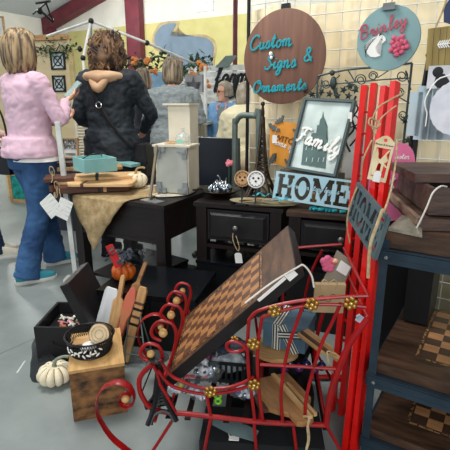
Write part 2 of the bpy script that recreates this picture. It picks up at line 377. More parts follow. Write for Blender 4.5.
def bob_hair(r,c,M,s,m_,len_=.16,w=.115,vol=1,curl=0,seed=0,back=1,name='hair',front=.35):
    """hair shell: rings from crown to ends, open at the face; fluted into strands"""
    m=MB(); R=[]; n=96
    prof=[(.150,.012),(.143,.04),(.125,.070),(.1,.091),(.06,.107),(.01,.114),(-.04,.116),(-.08,.112),(-.12,.096)]
    prof=[(z,a) for z,a in prof if z>-len_]+[(-len_,.078 if not curl else .09)]
    for k,(z,a) in enumerate(prof):
        q=[]
        for j in range(n):
            t=2*PI*j/n; face=max(0,math.sin(t))
            rr=a*(w/.115)
            f=noise.noise(Vector((math.cos(t)*6,math.sin(t)*6,z*(2 if not curl else 9)+seed)))
            g=noise.noise(Vector((math.cos(t)*17,math.sin(t)*17,z*(2.5 if not curl else 22)+seed*3)))
            rr+= f*.010*(1+curl*1.0)+g*.005*(1+curl*1.5)
            x=rr*math.cos(t); y=rr*1.02*math.sin(t)-.01
            if face>.35 and z<.07: y=min(y,front*.115); x*=1.0
            zz=z+(noise.noise(Vector((t*3,seed,0)))*.012 if k==len(prof)-1 else 0)
            q.append(Vector(c)+M@Vector((x,y,zz))*s)
        R.append(q)
    m.loft(R)
    if curl:
        random.seed(seed+5)
        for i in range(150):
            t=random.uniform(PI*.9,PI*2.1); z=random.uniform(-len_,.13); a=(w+.002)*math.sqrt(max(.05,1-(max(z,0)/.16)**2))
            b=Vector((a*math.cos(t),a*math.sin(t)-.01,z)); k=random.uniform(.012,.022); P=[]
            for u in range(7):
                an=u*1.1+i; P.append(Vector(c)+M@(b+Vector((math.cos(t)*.006*math.sin(an)+k*math.sin(an)*math.sin(t)*.8,k*math.sin(an)*math.cos(t)*.8,-u*.012+.03)))*s)
            m.tube(P,[.002,.006,.008,.008,.007,.005,.002],n=5)
    o=m.obj(name,m_,r,60); return o
# ---------------------------------------------------------------- materials
white=mat('white_paint',(236,236,230),.5); offwhite=mat('off_white_wall',(226,224,212),.8,col2=(214,212,200),scale=2)
ceil_m=mat('ceiling_panels',(196,202,204),.7,col2=(176,184,188),scale=9,stretch=(6,.1,.1),kind='wave')
maroon=mat('maroon_steel',(112,44,54),.6,col2=(92,38,48),scale=4)
yellow=mat('mural_yellow',(204,196,132),.8,col2=(196,188,124),scale=3); river=mat('mural_grey_blue',(122,140,156),.8,col2=(114,132,148),scale=4); riverb=mat('mural_bank',(190,170,128),.8)
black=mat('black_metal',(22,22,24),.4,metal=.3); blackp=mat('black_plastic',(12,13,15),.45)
red=mat('red_enamel',(158,12,16),.35,col2=(134,8,12),scale=20,bump=.05); redb=mat('bright_red_paint',(226,24,18),.42,col2=(206,18,14),scale=12,bump=.05)
gold=mat('gold_metal',(196,150,70),.32,metal=.75,col2=(150,105,45),scale=30)
dark=wood('dark_stained_wood',(33,22,20),(17,12,11),scale=5,stretch=(1,7,7),rough=.42); darkv=wood('dark_stained_upright',(33,22,20),(17,12,11),scale=5,stretch=(7,7,1),rough=.42)
darktop=wood('worn_brown_top',(84,62,48),(44,32,27),scale=5,stretch=(1,7,7),rough=.4)
pine=wood('pale_pine',(205,165,112),(170,122,74),scale=7,stretch=(1.2,9,9)); pinev=wood('pale_pine_upright',(205,165,112),(170,122,74),scale=7,stretch=(9,9,1.2))
walnut=wood('walnut_boards',(104,62,44),(62,36,28)); maple=wood('maple',(222,186,136),(198,152,100))
cream=mat('cream_paint',(218,210,190),.6,col2=(206,196,172),scale=6)
paper=mat('white_paper',(240,238,232),.7,col2=(230,228,222)); kraft=mat('kraft_paper',(178,150,112),.8,col2=(166,138,100),scale=20)
ink=mat('black_ink',(28,28,32),.7); twine=mat('jute_twine',(190,168,130),.9,col2=(160,136,100),scale=60)
burlap=mat('burlap',(176,152,112),.95,col2=(146,122,84),scale=26,bump=.4,bscale=160)
teal=mat('pale_teal_paint',(140,190,186),.55,col2=(126,176,174),scale=10); tealb=mat('bright_teal_paint',(34,150,160),.5,col2=(28,136,148)); powder=mat('powder_blue_paint',(166,200,210),.55,col2=(154,190,202),scale=9)
greyg=mat('grey_green_steel',(110,124,118),.45,metal=.3); steelb=mat('blue_grey_shelf_steel',(52,67,80),.35,metal=.4,col2=(40,53,64),scale=8)
skin=mat('skin',(222,172,146),.55,col2=(208,152,126),scale=14); jean=mat('blue_denim',(54,92,134),.9,col2=(32,62,102),scale=5,bump=.15,bscale=300)
glass=mat('clear_glass',(235,242,240),.05,trans=1,ior=1.3); glasst=mat('thin_clear_plastic',(225,232,232),.15,alpha=.35,spec=.8)
silver=mat('mirrored_silver_glass',(190,198,204),.15,metal=.8,col2=(70,80,90),scale=30,contrast=(.45,.55))
# ---------------------------------------------------------------- floor and building
def concrete():
    m=bpy.data.materials.new('polished_concrete'); m.use_nodes=True; N=m.node_tree.nodes; L=m.node_tree.links; b=N['Principled BSDF']
    tc=N.new('ShaderNodeTexCoord'); a=N.new('ShaderNodeTexNoise'); a.inputs['Scale'].default_value=2.2; a.inputs['Detail'].default_value=8; a.inputs['Roughness'].default_value=.62; a.inputs['Distortion'].default_value=.2
    L.new(tc.outputs['Object'],a.inputs['Vector']); r=N.new('ShaderNodeValToRGB'); r.color_ramp.elements[0].position=.36; r.color_ramp.elements[1].position=.66
    r.color_ramp.elements[0].color=rgb((116,124,122)); r.color_ramp.elements[1].color=rgb((140,147,144)); L.new(a.outputs['Fac'],r.inputs[0])
    L.new(r.outputs[0],b.inputs['Base Color']); c=N.new('ShaderNodeTexNoise'); c.inputs['Scale'].default_value=40; L.new(tc.outputs['Object'],c.inputs['Vector'])
    mr=N.new('ShaderNodeMapRange'); mr.inputs[3].default_value=.28; mr.inputs[4].default_value=.5; L.new(a.outputs['Fac'],mr.inputs[0]); L.new(mr.outputs[0],b.inputs['Roughness'])
    bp=N.new('ShaderNodeBump'); bp.inputs['Strength'].default_value=.06; L.new(c.outputs['Fac'],bp.inputs['Height']); L.new(bp.outputs[0],b.inputs['Normal']); return m
conc=concrete()
m=MB(); m.faces([(-12,-3,0),(14,-3,0),(14,20,0),(-12,20,0),(-12,-3,-.1),(14,-3,-.1),(14,20,-.1),(-12,20,-.1)],[(0,1,2,3),(7,6,5,4),(0,4,5,1),(1,5,6,2),(2,6,7,3),(3,7,4,0)])
fl=tag(m.obj('floor',conc,smooth=None),kind='structure')
# saw cut joints in the slab
cut=mat('joint_filler',(96,102,100),.8)
a,b=gz(0,354),gz(38,337); m=MB(); d=(b-a).normalized(); n_=Vector((-d.y,d.x,0))*.002; p0=a-d*1.5;p1=b+d*3
m.faces([p0-n_+Vector((0,0,.0008)),p1-n_+Vector((0,0,.0008)),p1+n_+Vector((0,0,.0008)),p0+n_+Vector((0,0,.0008))],[(0,1,2,3)])
o=m.obj('trim_1',cut,smooth=None); tag(o,kind='structure')
tape=mat('white_tape',(214,218,214),.6); a=gz(17,373); b=gz(25,361); M=T((a+b)/2)@Matrix.Rotation(math.atan2((b-a).y,(b-a).x),4,'Z')
m=MB(); m.box((0,0,.0008),((b-a).length,.008,.0012)); tag(m.obj('floor_tape',tape,M=M,smooth=None),'short strip of white tape stuck on the concrete floor','tape')
C0=Vector((-5.5,15,0)); db=Vector((math.cos(math.radians(-27)),math.sin(math.radians(-27)),0)); dl=Vector((-.48,-.877,0))
MB_=T(C0)@RZ(-27)            # back wall frame: x along the wall, y away
slope=.30
m=MB(); m.prism([(-.3,-.05),(16,-.05),(16,3.76+6*slope),(8,3.76+8*slope),(-.3,3.76)],0,.25)
wb=m.obj('wall_back',offwhite,M=MB_,smooth=None); tag(wb,kind='structure')
ml=T(C0)@Matrix.Rotation(math.atan2(dl.y,dl.x),4,'Z')
m=MB(); m.box((6,-.13,1.85),(12,.24,3.8)); tag(m.obj('wall_left',offwhite,M=ml,smooth=None),kind='structure')
m=MB()
for x0,x1,z0,z1 in((-.5,8,3.76-.5*slope,3.76+8*slope),(8,17,3.76+8*slope,3.76+5*slope)):
    m.hexa([(x0,-17,z0),(x1,-17,z1),(x1,.2,z1),(x0,.2,z0)],[(x0,-17,z0+.1),(x1,-17,z1+.1),(x1,.2,z1+.1),(x0,.2,z0+.1)])
tag(m.obj('ceiling',ceil_m,M=MB_,smooth=None),kind='structure')
# frame of the hall: rafter, columns
def wl(px,py,off=-.02):  # on the back wall, in its own frame
    P=Pl(C0,-27); q=P.l(px,py,0); return q.x,q.z
m=MB(); m.bar((.15,-.18,3.0),(.15,-.18,3.75),.28,.3); m.bar((.1,-.2,3.58),(8,-.2,3.58+7.9*slope),.3,.34)
tag(m.obj('trim_2',maroon,M=MB_,smooth=None),kind='structure')
x0,_=wl(132,40); x1,_=wl(145.5,40); m=MB(); m.box(((x0+x1)/2,-.14,2.4),(x1-x0,.22,4.8)); tag(m.obj('trim_3',maroon,M=MB_,smooth=None),kind='structure')
# painted mural band
def band(ps): return [wl(*p) for p in ps]
m=MB(); xa,za=wl(68,35); xb,zb=wl(262,9); zm=(za+zb)/2; zb2=wl(240,68)[1]
m.prism([(wl(68,35)[0],zb2),(xb+2,zb2),(xb+2,wl(220,15.5)[1]),(wl(68,35)[0],wl(100,29)[1])],-.012,-.002); mu=m.obj('mural_band',yellow,wb,smooth=None); tag(mu,kind='structure')
rv=[(164,25),(176,23.5),(174.5,29),(171,35),(178,37),(192,36.5),(204,37.5),(212,42),(214,50),(212,60),(209,66),(176,66),(173,60),(168,53),(158,47),(155,39),(158,31)]
m=MB(); m.prism([(q.x,q.y) for q in catmull([Vector((*wl(*p),0)) for p in rv],5,True)],-.03,-.02); rm=m.obj('mural_river',river,wb); 
m=MB(); rb=[(162,22.5),(179,21.5),(178,28),(175,33.5),(184,35),(196,34.5),(206,35),(214.5,40),(217,50),(214.5,61),(211,67.5),(174,67.5),(170,61),(165,55),(155,49),(152.5,39),(155.5,30)]; m.prism([(q.x,q.y) for q in catmull([Vector((*wl(*p),0)) for p in rb],5,True)],-.02,-.012); m.obj('mural_bank',riverb,wb)
# high window in the end wall
wx0,wz0=wl(194,12.5); wx1,wz1=wl(214,-6)
sky=bpy.data.materials.new('daylight_pane'); sky.use_nodes=True; e=sky.node_tree.nodes['Principled BSDF']; e.inputs['Emission Color'].default_value=(.85,.93,1,1); e.inputs['Emission Strength'].default_value=1.2
m=MB(); m.box(((wx0+wx1)/2,-.02,(wz0+wz1)/2),(wx1-wx0,.02,wz1-wz0)); w=m.obj('window_1',sky,M=MB_,smooth=None); tag(w,kind='structure')
m=MB(); 
for k in range(4): x=wx0+(wx1-wx0)*k/3; m.box((x,-.04,(wz0+wz1)/2),(.03,.03,wz1-wz0))
for z in(wz0,(wz0+wz1)/2,wz1): m.box(((wx0+wx1)/2,-.04,z),(wx1-wx0+.03,.03,.03))
m.obj('window_frame',white,w,smooth=None)
# pale truss brace against the ceiling over the left aisle
def pole(m,P,r,n=8,k=0): m.tube([at(*p) for p in P],r,n=n,k=k)
m=MB(); pole(m,[(33,14,7.5),(46,3,7.2)],.014); pole(m,[(46,3,7.2),(53,21,7.4)],.014); pole(m,[(40,10,7.35),(53,22,7.5)],.02); pole(m,[(36,3,7.1),(50,1,7.0)],.02); pole(m,[(46,3,7.2),(48,-12,7.2)],.02)
m.ball(at(40,11,7.35),.05)
tag(m.obj('ceiling_fan_bracket',black),'thin dark rod bracket hanging from the metal ceiling above the blonde head','bracket')
# ---------------------------------------------------------------- canopy frame of the booth behind
def rodset(name,label,cat,segs,m_,r,joints=(),group=None):
    m=MB()
    for a,b in segs: m.tube([a,b],r,n=8)
    o=m.obj(name,m_); tag(o,label,cat,group); 
    if joints:
        j=MB()
        for p in joints: j.ball(p,r*2.1,8)
        j.obj('connector',blackp,o)
    return o
pk=at(91,21,4.6); lt=at(83,58,4.55); foot=Vector((lt.x,lt.y,0))
cf=rodset('canopy_frame','white pop-up canopy frame whose roof bars meet above the curly brown hair','canopy',[(pk,at(47,36,5.2)),(pk,lt),(pk,at(147,43,4.9)),(at(147,43,4.9),at(198,65,5.6)),(pk,at(91,36,4.9)),(at(91,36,4.9),at(100,60,5.2)),(lt,foot),(at(198,65,5.6),Vector((at(198,65,5.6).x,5.6,0)))],white,.013)
for p in(pk,at(80,49,4.56),lt,at(147,43,4.9)): m=MB(); m.ball(p,.028,8); m.obj('connector',blackp,cf)
m=MB(); b=at(73,246,3.0); b.z=.0; m.bar(at(57.5,122,2.88),b,.032,.02); 
m.box(b+Vector((0,0,.01)),(.16,.1,.02))
tag(m.obj('white_display_post',white,smooth=None),'slim white leaning post beside the blue jeans and cutting boards','post')
# ---------------------------------------------------------------- booth at the far left
MBo=Pl(at(40,60,5.85),-12)
def brect(m,P,x0,y0,x1,y1,t,off=0):
    a=P.l(x0,y1); b=P.l(x1,y1); c=P.l(x1,y0); d=P.l(x0,y0)
    m.prism([(a.x,a.z),(b.x,b.z),(c.x,c.z),(d.x,d.z)],off-t,off)
panelw=wood('pale_birch_panel',(226,208,168),(212,190,146),scale=2,stretch=(1,6,6),rough=.7)
r=thing('display_booth','pale wood booth wall hung with garland behind the blonde woman','booth',MBo.M)
f=MBo.Mi@Vector((0,0,0)); fz=-MBo.o.z
m=MB(); a=MBo.l(-12,40);b=MBo.l(69,40); m.prism([(a.x,fz),(b.x,fz),(b.x,b.z),(a.x,a.z)],-.02,.0); m.obj('back_panel',panelw,r,smooth=None)
m=MB(); m.bar((a.x,-.02,a.z+.0),(b.x,-.02,b.z+.03),.09,.06); m.obj('top_rail',pine,r,smooth=None)
for px in(72,):
    q=MBo.l(px,50); m=MB(); m.box((q.x,-.03,(q.z+fz)/2),(.055,.05,q.z-fz)); m.obj('post',mat('yellow_pine_post',(214,190,130),.7),r,smooth=None)
leafm=mat('leaf_green',(70,104,70),.7,col2=(44,76,52),scale=10); 
def leaves(m,c,n,R,ls,seed=0):
    random.seed(seed)
    for i in range(n):
        p=Vector(c)+Vector((random.gauss(0,R[0]),random.gauss(0,R[1]),random.gauss(0,R[2]))); d=Vector((random.uniform(-1,1),random.uniform(-1,1),random.uniform(-1,.6))).normalized(); u,v=frame_from(d); l=ls*random.uniform(.6,1.2)
        m.faces([p,p+d*l*.5+u*l*.28,p+d*l,p+d*l*.5-u*l*.28,p+d*l*.5+v*l*.08],[(0,1,4),(1,2,4),(2,3,4),(3,0,4)])
m=MB()
for k,px in enumerate((10,16,44,48,52,56,60,64,68,72,76)): leaves(m,MBo.l(px,46+(k%3)*3)+Vector((0,-.09,0)),16,(.05,.025,.05),.055,k)
m.tube([MBo.l(px,46+(k%3)*3)+Vector((0,-.09,0)) for k,px in enumerate((8,12,16,30,44,48,52,56,60,64,68,72,76))],.006,n=6,k=3); o=m.obj('leafy_garland',leafm,M=MBo.M); tag(o,'green leaf garland draped along the pale booth wall','garland',kind=None)
def framed(P,x0,y0,x1,y1,label,fm,inner,cat='picture',name='framed_picture',off=-.03,style=None,group=None,fr=.012,text=None):
    a=P.l(x0,y1);b=P.l(x1,y0); w,h=b.x-a.x,b.z-a.z; c=((a.x+b.x)/2,off,(a.z+b.z)/2)
    r=thing(name,label,cat,P.M@T(c),group)
    m=MB(); m.box((0,.006,0),(w,.008,h)); m.obj('backing',inner,r,smooth=None)
    m=MB()
    for sx in(-1,1): m.box((sx*(w/2-fr/2),0,0),(fr,.024,h)); m.box((0,0,sx*(h/2-fr/2)),(w,.024,fr))
    m.obj('frame',fm,r,smooth=None)
    if style=='x':
        m=MB(); m.bar((-w/2,-.002,-h/2),(w/2,-.002,h/2),fr*.8,.008); m.bar((w/2,-.004,-h/2),(-w/2,-.004,h/2),fr*.8,.008); m.tube([Vector((w*.27*math.cos(t),-.006,h*.27*math.sin(t))) for t in [PI*k/8 for k in range(16)]],fr*.35,closed=True,n=6); m.obj('cross_slats',fm,r,smooth=None)
    return r,w,h
ltb=mat('pale_blue_art',(204,216,214),.6)
framed(MBo,53,52,65.5,70,'square dark framed X pattern art, the upper one on the pale booth wall',black,ltb,style='x',fr=.018,group=None)
framed(MBo,55,75.5,66,92,'square dark framed art with green leaf below the X pattern frame',black,ltb,style='x',fr=.018)
framed(MBo,5,52,17,66,'blue-grey framed print beside the blonde bob, above the pink shoulder',mat('slate_frame',(92,108,124),.6),mat('slate_print',(120,138,150),.6,col2=(190,200,205),scale=30),fr=.014)
framed(MBo,-10,17,6,50,'tall white board in a tan wooden frame at the top left corner',pine,white,name='framed_board',fr=.018,off=-.05)
lv=Pl(at(82,120,4.75),-12)
r=thing('louvered_shutter','white louvered shutter standing between the two women with backs turned','shutter',lv.M)
zf=-lv.o.z; a=lv.l(74,97);b=lv.l(90,97); m=MB()
for x in(a.x,b.x): m.box((x,0,(a.z+zf)/2),(.03,.03,a.z-zf))
m.obj('frame',cream,r,smooth=None); m=MB(); z=zf+.05
while z<a.z: m.box(((a.x+b.x)/2,0,z),(b.x-a.x,.035,.008),RX(35)); z+=.03
m.obj('slats',cream,r,smooth=None)
P=Pl(at(70,148,4.3),-12,-6); r,w,h=framed(P,63,138,78,158,'small wood framed sign with black hand lettering beside the white post','#' and pine,white,cat='sign',name='framed_sign',off=0,fr=.012)
for k,(t,z) in enumerate((('OPEN',.055),('SPICE',.012))): textobj(t,.055,.003,ink,r,(0,-.006,z),name='lettering')
m=MB(); m.bar((-w*.3,-.006,-h*.27),(w*.3,-.006,-h*.27),.022,.004); m.obj('painted_flourish',ink,r,smooth=None)
q=P.M@Vector((0,.05,-h/2)); m=MB(); m.box((q.x,q.y+.06,q.z/2),(.36,.26,q.z),RZ(-12)); tag(m.obj('display_crate',mat('dark_blue_crate',(38,44,56),.7),smooth=None),'dark crate carrying the small lettered sign behind the cutting boards','crate')
# glossy teal framed panel on the floor at the far left
q=gz(20,202); P=Pl(q,-12); a=P.l(9,171);b=P.l(30,200)
r=thing('teal_artwork','glossy teal green panel in a wooden frame standing on the far floor','artwork',P.M)
w,h=b.x-a.x,a.z-b.z; cx=(a.x+b.x)/2; gt=mat('mottled_teal',(40,168,160),.2,col2=(18,96,84),scale=12)
m=MB(); m.box((cx,0,h/2),(w,.02,h)); m.obj('panel',gt,r,smooth=None)
m=MB(); m.box((a.x,0,h/2),(.04,.04,h)); m.box((b.x,0,h/2),(.04,.04,h)); m.box((cx,0,h),(w,.04,.04)); m.box((cx,0,.02),(w,.04,.04)); m.obj('frame',pine,r,smooth=None)
# ---------------------------------------------------------------- back of the hall
wsl=mat('white_slats',(232,234,232),.6,col2=(196,202,206),scale=12,stretch=(.05,.05,3),kind='wave')
P=Pl(at(235,100,7.0),-20)
r=thing('slatted_backdrop','white slatted stall wall with black script signs behind the woman in blue','stall wall',P.M)
a=P.l(176,66);b=P.l(262,66); zf=-P.o.z; m=MB(); 
n=int((a.z-zf)/.09)
for k in range(n): z=zf+.05+k*.09; m.box(((a.x+b.x)/2,.0,z),(b.x-a.x,.03,.078))
m.obj('slats',white,r,smooth=None)
m=MB(); 
for x in (a.x+.1,(a.x+b.x)/2,b.x-.1): m.box((x,.04,(a.z+zf)/2),(.06,.05,a.z-zf))
m.obj('upright',greyg,r,smooth=None)
q=P.l(233,80); o=scriptmesh('farm',.26,.02).obj('script_word_sign',ink,M=P.M@T(q.x,-.05,q.z-.05)); tag(o,'black script word sign high on the white slatted stall wall','sign')
for k,(t,px,py) in enumerate((('n',229,92),('h',236,92),('d',243,91))):
    q=P.l(px,py); o=scriptmesh(t,.26,.028).obj('letter_sign',ink,M=P.M@T(q.x,-.05,q.z-.08)); tag(o,'black cut-out shape on the white slats, '+('leftmost of the lower row','middle one of the lower row','last before the brown disc')[k],'sign')
m=MB(); q=P.l(236,66); m.prism([(q.x-.3,q.z-.02),(q.x-.1,q.z-.02),(q.x+.05,q.z+.14),(q.x-.13,q.z+.14)],-.1,-.07); tag(m.obj('dark_placard',greyg,M=P.M,smooth=None),'dark slanted placard on top of the white slatted wall','placard')
# long back counter with clutter, table skirts
clothb=mat('pale_table_cloth',(214,218,220),.9,col2=(198,204,208),scale=6)
def stall(name,label,px0,px1,py,Y,mm,dz=.0,depth=.6,yaw=-12):
    P=Pl(at((px0+px1)/2,py,Y),yaw); a=P.l(px0,py);b=P.l(px1,py); z=P.o.z
    r=thing(name,label,'table',T(P.o.x,P.o.y,0)@RZ(yaw)); w=b.x-a.x
    m=MB(); m.box((0,depth/2,z-.015),(w,depth,.03)); m.obj('table_top',mm,r,smooth=None)
    m=MB(); n=60; A=[];B=[]
    for k in range(n+1): u=-w/2+w*k/n; A.append(Vector((u,.0+.01*math.sin(k*1.3),z-.03))); B.append(Vector((u,-.02+.03*math.sin(k*1.3),.01)))
    m.faces(A+B,[(k,k+1,n+2+k,n+1+k) for k in range(n)]); m.obj('table_skirt',mm,r)
    m=MB(); 
    for sx in(-1,1): m.box((sx*(w/2-.05),depth-.05,z/2-.02),(.04,.04,z-.03))
    m.obj('legs',greyg,r,smooth=None); return r,z
stall('vendor_table','cloth covered vendor table behind the grey sweater woman',126,208,118,6.0,clothb)
stall('vendor_table','beige covered counter just left of the woman in the blue cardigan',184,206,122,4.9,cream,depth=.5)
orange=mat('orange_flower',(228,150,84),.6,col2=(206,120,60),scale=20)
def posy(px,py,Y,R,label):
    c=at(px,py,Y); r=thing('flower_bunch',label,'flowers',T(c),'orange flowers on the far garland'); random.seed(int(px)); m=MB()
    for i in range(6):
        p=Vector((random.uniform(-R,R),random.uniform(-R*.5,R*.5),random.uniform(-R*.6,R*.6)))
        for k in range(6): t=k*PI/3; m.ball(p+Vector((math.cos(t)*R*.3,-.01,math.sin(t)*R*.3)),R*.26,6,(1,.5,1))
        m.ball(p+Vector((0,-.03,0)),R*.2,6)
    m.obj('blossoms',orange,r); m=MB(); leaves(m,(0,.02,0),26,(R,.03,R*.7),R*.9,int(px)); m.obj('leaves',leafm,r)
names=['orange flower bunch beside the maroon column, leftmost on the far garland','orange flower bunch on the far garland, second from the maroon column','orange flower bunch just left of the grey sweater woman\'s hair','orange flower bunch just right of the grey sweater woman\'s hair','large orange flower bunch on top of the garland at its right end','small orange flower bunch on the grey star bag','orange flower bunch by the white pole below the garland\'s end']
for (px,py,R),l in zip(((135,61,.05),(147,62,.05),(154,71,.04),(177.5,62,.04),(202,66,.06),(193,75,.04),(205,84,.05)),names): posy(px,py,5.4,R,l)
m=MB()
for k in range(24): px=128+k*3.3; leaves(m,at(px,60+6*math.sin(k*.5)+k*.25,5.55),9,(.05,.03,.05),.10,k+40)
tag(m.obj('leafy_garland',leafm),'leafy garland with orange flowers strung along the far stalls','garland')
m=MB(); m.tube([at(128+k*3.3,60+6*math.sin(k*.5)+k*.25,5.56) for k in range(24)],.012,n=6,k=2); tag(m.obj('garland_rope',greyg),'grey rope carrying the flower garland of the far stalls','rope')
# grey bag with a star, hanging from a white pole
P=Pl(at(195,90,5.3),-10); c=P.M
r=thing('hanging_bag','grey bag with a dark star hanging beside the white pole','bag',c); a=P.l(186,75);b=P.l(203,92)
gf=mat('grey_felt',(150,152,152),.9); w,h=b.x-a.x,a.z-b.z; m=MB(); m.box(((a.x+b.x)/2,0,(a.z+b.z)/2),(w,.09,h)); m.bevel(.02,2); m.obj('pouch',gf,r)
m=MB(); cx,cz=(a.x+b.x)/2,(a.z+b.z)/2-.01; m.prism([(cx+(.085 if k%2==0 else .03)*math.sin(k*PI/5),cz+(.085 if k%2==0 else .03)*math.cos(k*PI/5)) for k in range(10)],-.06,-.045); m.obj('star',mat('dark_star',(84,84,88),.6),r,smooth=None)
m=MB(); m.lathe([(.02,-.2),(.11,-.18),(.13,-.06),(.1,.02),(.02,.03)],16,c=(cx,0,cz-.13)); m.disp(.03,14); m.obj('frilled_base',paper,r)
m=MB(); m.tube([at(205,66,5.2),Vector((at(206,125,5.2).x,5.2,0))],.018,n=8); tag(m.obj('white_pole',white),'upright white pole at the right end of the far garland','pole')
m=MB(); q=at(217,117,6.5); m.box((q.x,q.y,.62),(.26,.3,1.24)); tag(m.obj('dark_cabinet',mat('dark_brown_panel',(70,62,60),.7),smooth=None),'dark panel standing behind the woman in the blue cardigan','cabinet')
m=MB(); q=at(152,79,6.2); m.box((q.x,q.y,(q.z+.08+1.052)/2),(.5,.3,q.z+.08-1.052)); tag(m.obj('blue_bin',mat('light_blue_bin',(150,194,226),.6),smooth=None),'light blue bin behind the grey sweater woman, left of her head','bin')
# thin maroon pipe by the disc
q=at(235,60,8.5); m=MB(); m.tube([(q.x,q.y,0),(q.x,q.y,5)],.045,n=10); tag(m.obj('trim_4',maroon),kind='structure')
# ---------------------------------------------------------------- the people
hairb=mat('blonde_brown_hair',(168,142,104),.6,col2=(70,54,42),scale=16,stretch=(3,3,.35),contrast=(.4,.6)); hairc=mat('brown_hair',(124,92,62),.6,col2=(46,32,26),scale=16,stretch=(1,1,.8)); hairg=mat('ash_blonde_hair',(160,142,116),.6,col2=(62,52,46),scale=14,stretch=(3,3,.4)); hairw=mat('grey_hair',(176,166,148),.6,col2=(124,112,96),scale=14)
pinkk=mat('mauve_pink_knit',(212,178,192),.9,col2=(206,171,186),scale=3,bump=.1,bscale=250); navyj=mat('dark_navy_jacket',(32,41,48),.7,col2=(24,31,38),scale=5); greyk=mat('grey_knit',(150,158,158),.95,col2=(128,136,138),scale=30,stretch=(1,1,3),bump=.2,bscale=200)
blk=mat('black_trousers',(26,27,32),.85); bluec=mat('sky_blue_cardigan',(128,172,214),.9,col2=(108,152,198),scale=10); creamj=mat('cream_jacket',(232,224,190),.9,col2=(218,208,172),scale=6); darks=mat('dark_shirt',(34,38,48),.9)
shoeb=mat('teal_shoe',(54,140,156),.8); soleW=mat('white_sole',(226,224,214),.7); shoew=mat('off_white_shoe',(216,208,190),.8)
def loc(M,p): return tuple(M.inverted()@Vector(p))
# 1 woman in pink
yaw=-37; M=T(-1.375,3.16,0)@RZ(yaw); s=1.70/1.7
W=lambda px,py,Y: tuple(v/s for v in loc(M,at(px,py,Y)))
j=dict(al=(-.10,.15,.09),ar=(.09,-.20,.09),kl=(-.1,.10,.49),kr=(.1,-.06,.49),er=W(61,121,3.06),wr=W(66,100,3.22),nr=(-.3,.2,1),dr=(-.1,.9,.35),wl=(-.10,.30,1.12),el=(-.25,.08,1.12),dl=(.4,.8,.3),nl=(.2,0,1),head=(0,.01,1.585),hl=(-.09,0,.88),hr=(.09,0,.88),yl=-20,yr=-22)
r1,hc,Mh,s1,V=person('woman seen from behind in a mauve pink sweater and flared jeans, holding a phone',M,1.70,j,skin,('sweater',pinkk),('jeans',jean),hem=.885,flare=1.6,shoes=(shoeb,soleW),build=1.17,wr=.006)
bob_hair(r1,hc,Mh,s1,hairb,len_=.15,w=.121,curl=0,seed=2)
m=MB(); m.loft([ring((0.02,-.0,.91),.203,.15),ring((0.03,-.0,.862),.205,.155)],caps=False); m.obj('shirt_tail',paper,r1)
pw=loc(M,at(73,90,3.27)); ph=thing('phone','grey phone held up by the woman in pink','phone',M@T(pw)@RX(-38)@RY(20)); m=MB(); m.box((0,0,0),(.075,.010,.15)); m.bevel(.004,2); m.obj('case',mat('phone_grey',(128,140,140),.4),ph); m=MB(); m.box((0,-.006,0),(.067,.002,.138)); m.obj('screen',mat('phone_screen',(160,186,184),.1),ph)
# 2 woman in dark jacket
M=T(-.895,3.55,0)@RZ(-14); W=lambda px,py,Y: loc(M,at(px,py,Y))
j=dict(er=W(150,118,3.58),wr=(.16,.24,1.0),el=(-.26,-.02,1.12),wl=(-.15,.2,1.0),nl=(.5,0,1),nr=(-.5,0,1),sl=(-.18,-.005,1.39),sr=(.18,-.005,1.39))
r2,hc,Mh,s2,V=person('woman seen from behind in a dark navy jacket with a beige hood',M,1.75,j,skin,('jacket',navyj),('trousers',blk),hem=.70,coat=.018,shoes=(blk,blackp),build=1.04,wr=.009)
bob_hair(r2,hc,Mh,s2,hairc,len_=.12,w=.122,curl=1,seed=11)
hoodm=mat('beige_hood',(204,168,134),.95,col2=(184,148,116),scale=8)
m=MB(); m.ball((0,-.105,1.43),.1,16,(1.45,.62,.55),RX(-14)); P=[(-.15,.05,1.41),(-.155,-.04,1.435),(-.09,-.125,1.44),(0,-.15,1.43),(.09,-.125,1.44),(.155,-.04,1.435),(.15,.05,1.41)]; m.tube(P,[.014,.026,.032,.036,.032,.026,.014],n=12,k=5); m.tube([(-.075,-.12,1.45),(-.05,-.15,1.40),(0,-.165,1.36),(.05,-.15,1.40),(.075,-.12,1.45)],[.02,.03,.034,.03,.02],n=12,k=4); m.disp(.012,9); m.obj('hood',hoodm,r2)
strap=[(-.13,.0,1.47),(-.11,-.12,1.41),(0,-.165,1.24),(.1,-.165,1.08),(.2,-.11,.93),(.22,.02,.86)]
m=MB(); m.tube(strap,.013,n=8,k=6,nrm=(1,0,1),flat=(1,.4)); ba=m.obj('strap',blk,r2); m=MB(); m.tube([Vector((.005,-.18,1.235))+Vector((.022*math.cos(t),0,.022*math.sin(t))) for t in [k*PI/8 for k in range(16)]],.005,closed=True,n=6); m.obj('ring',mat('chrome',(200,205,205),.2,metal=1),ba)
bg=thing('shoulder_bag','black shoulder bag hanging at the right hip of the dark jacket woman','bag',M@T(.27,.03,.82)@RZ(-8)); m=MB(); m.box((0,0,0),(.14,.24,.24),taper=.85); m.bevel(.025,3); m.obj('pouch',mat('black_leather',(22,24,28),.4),bg); m=MB(); m.box((.065,0,.05),(.02,.22,.14),RY(-6)); m.bevel(.006,2); m.obj('flap',blackp,bg)
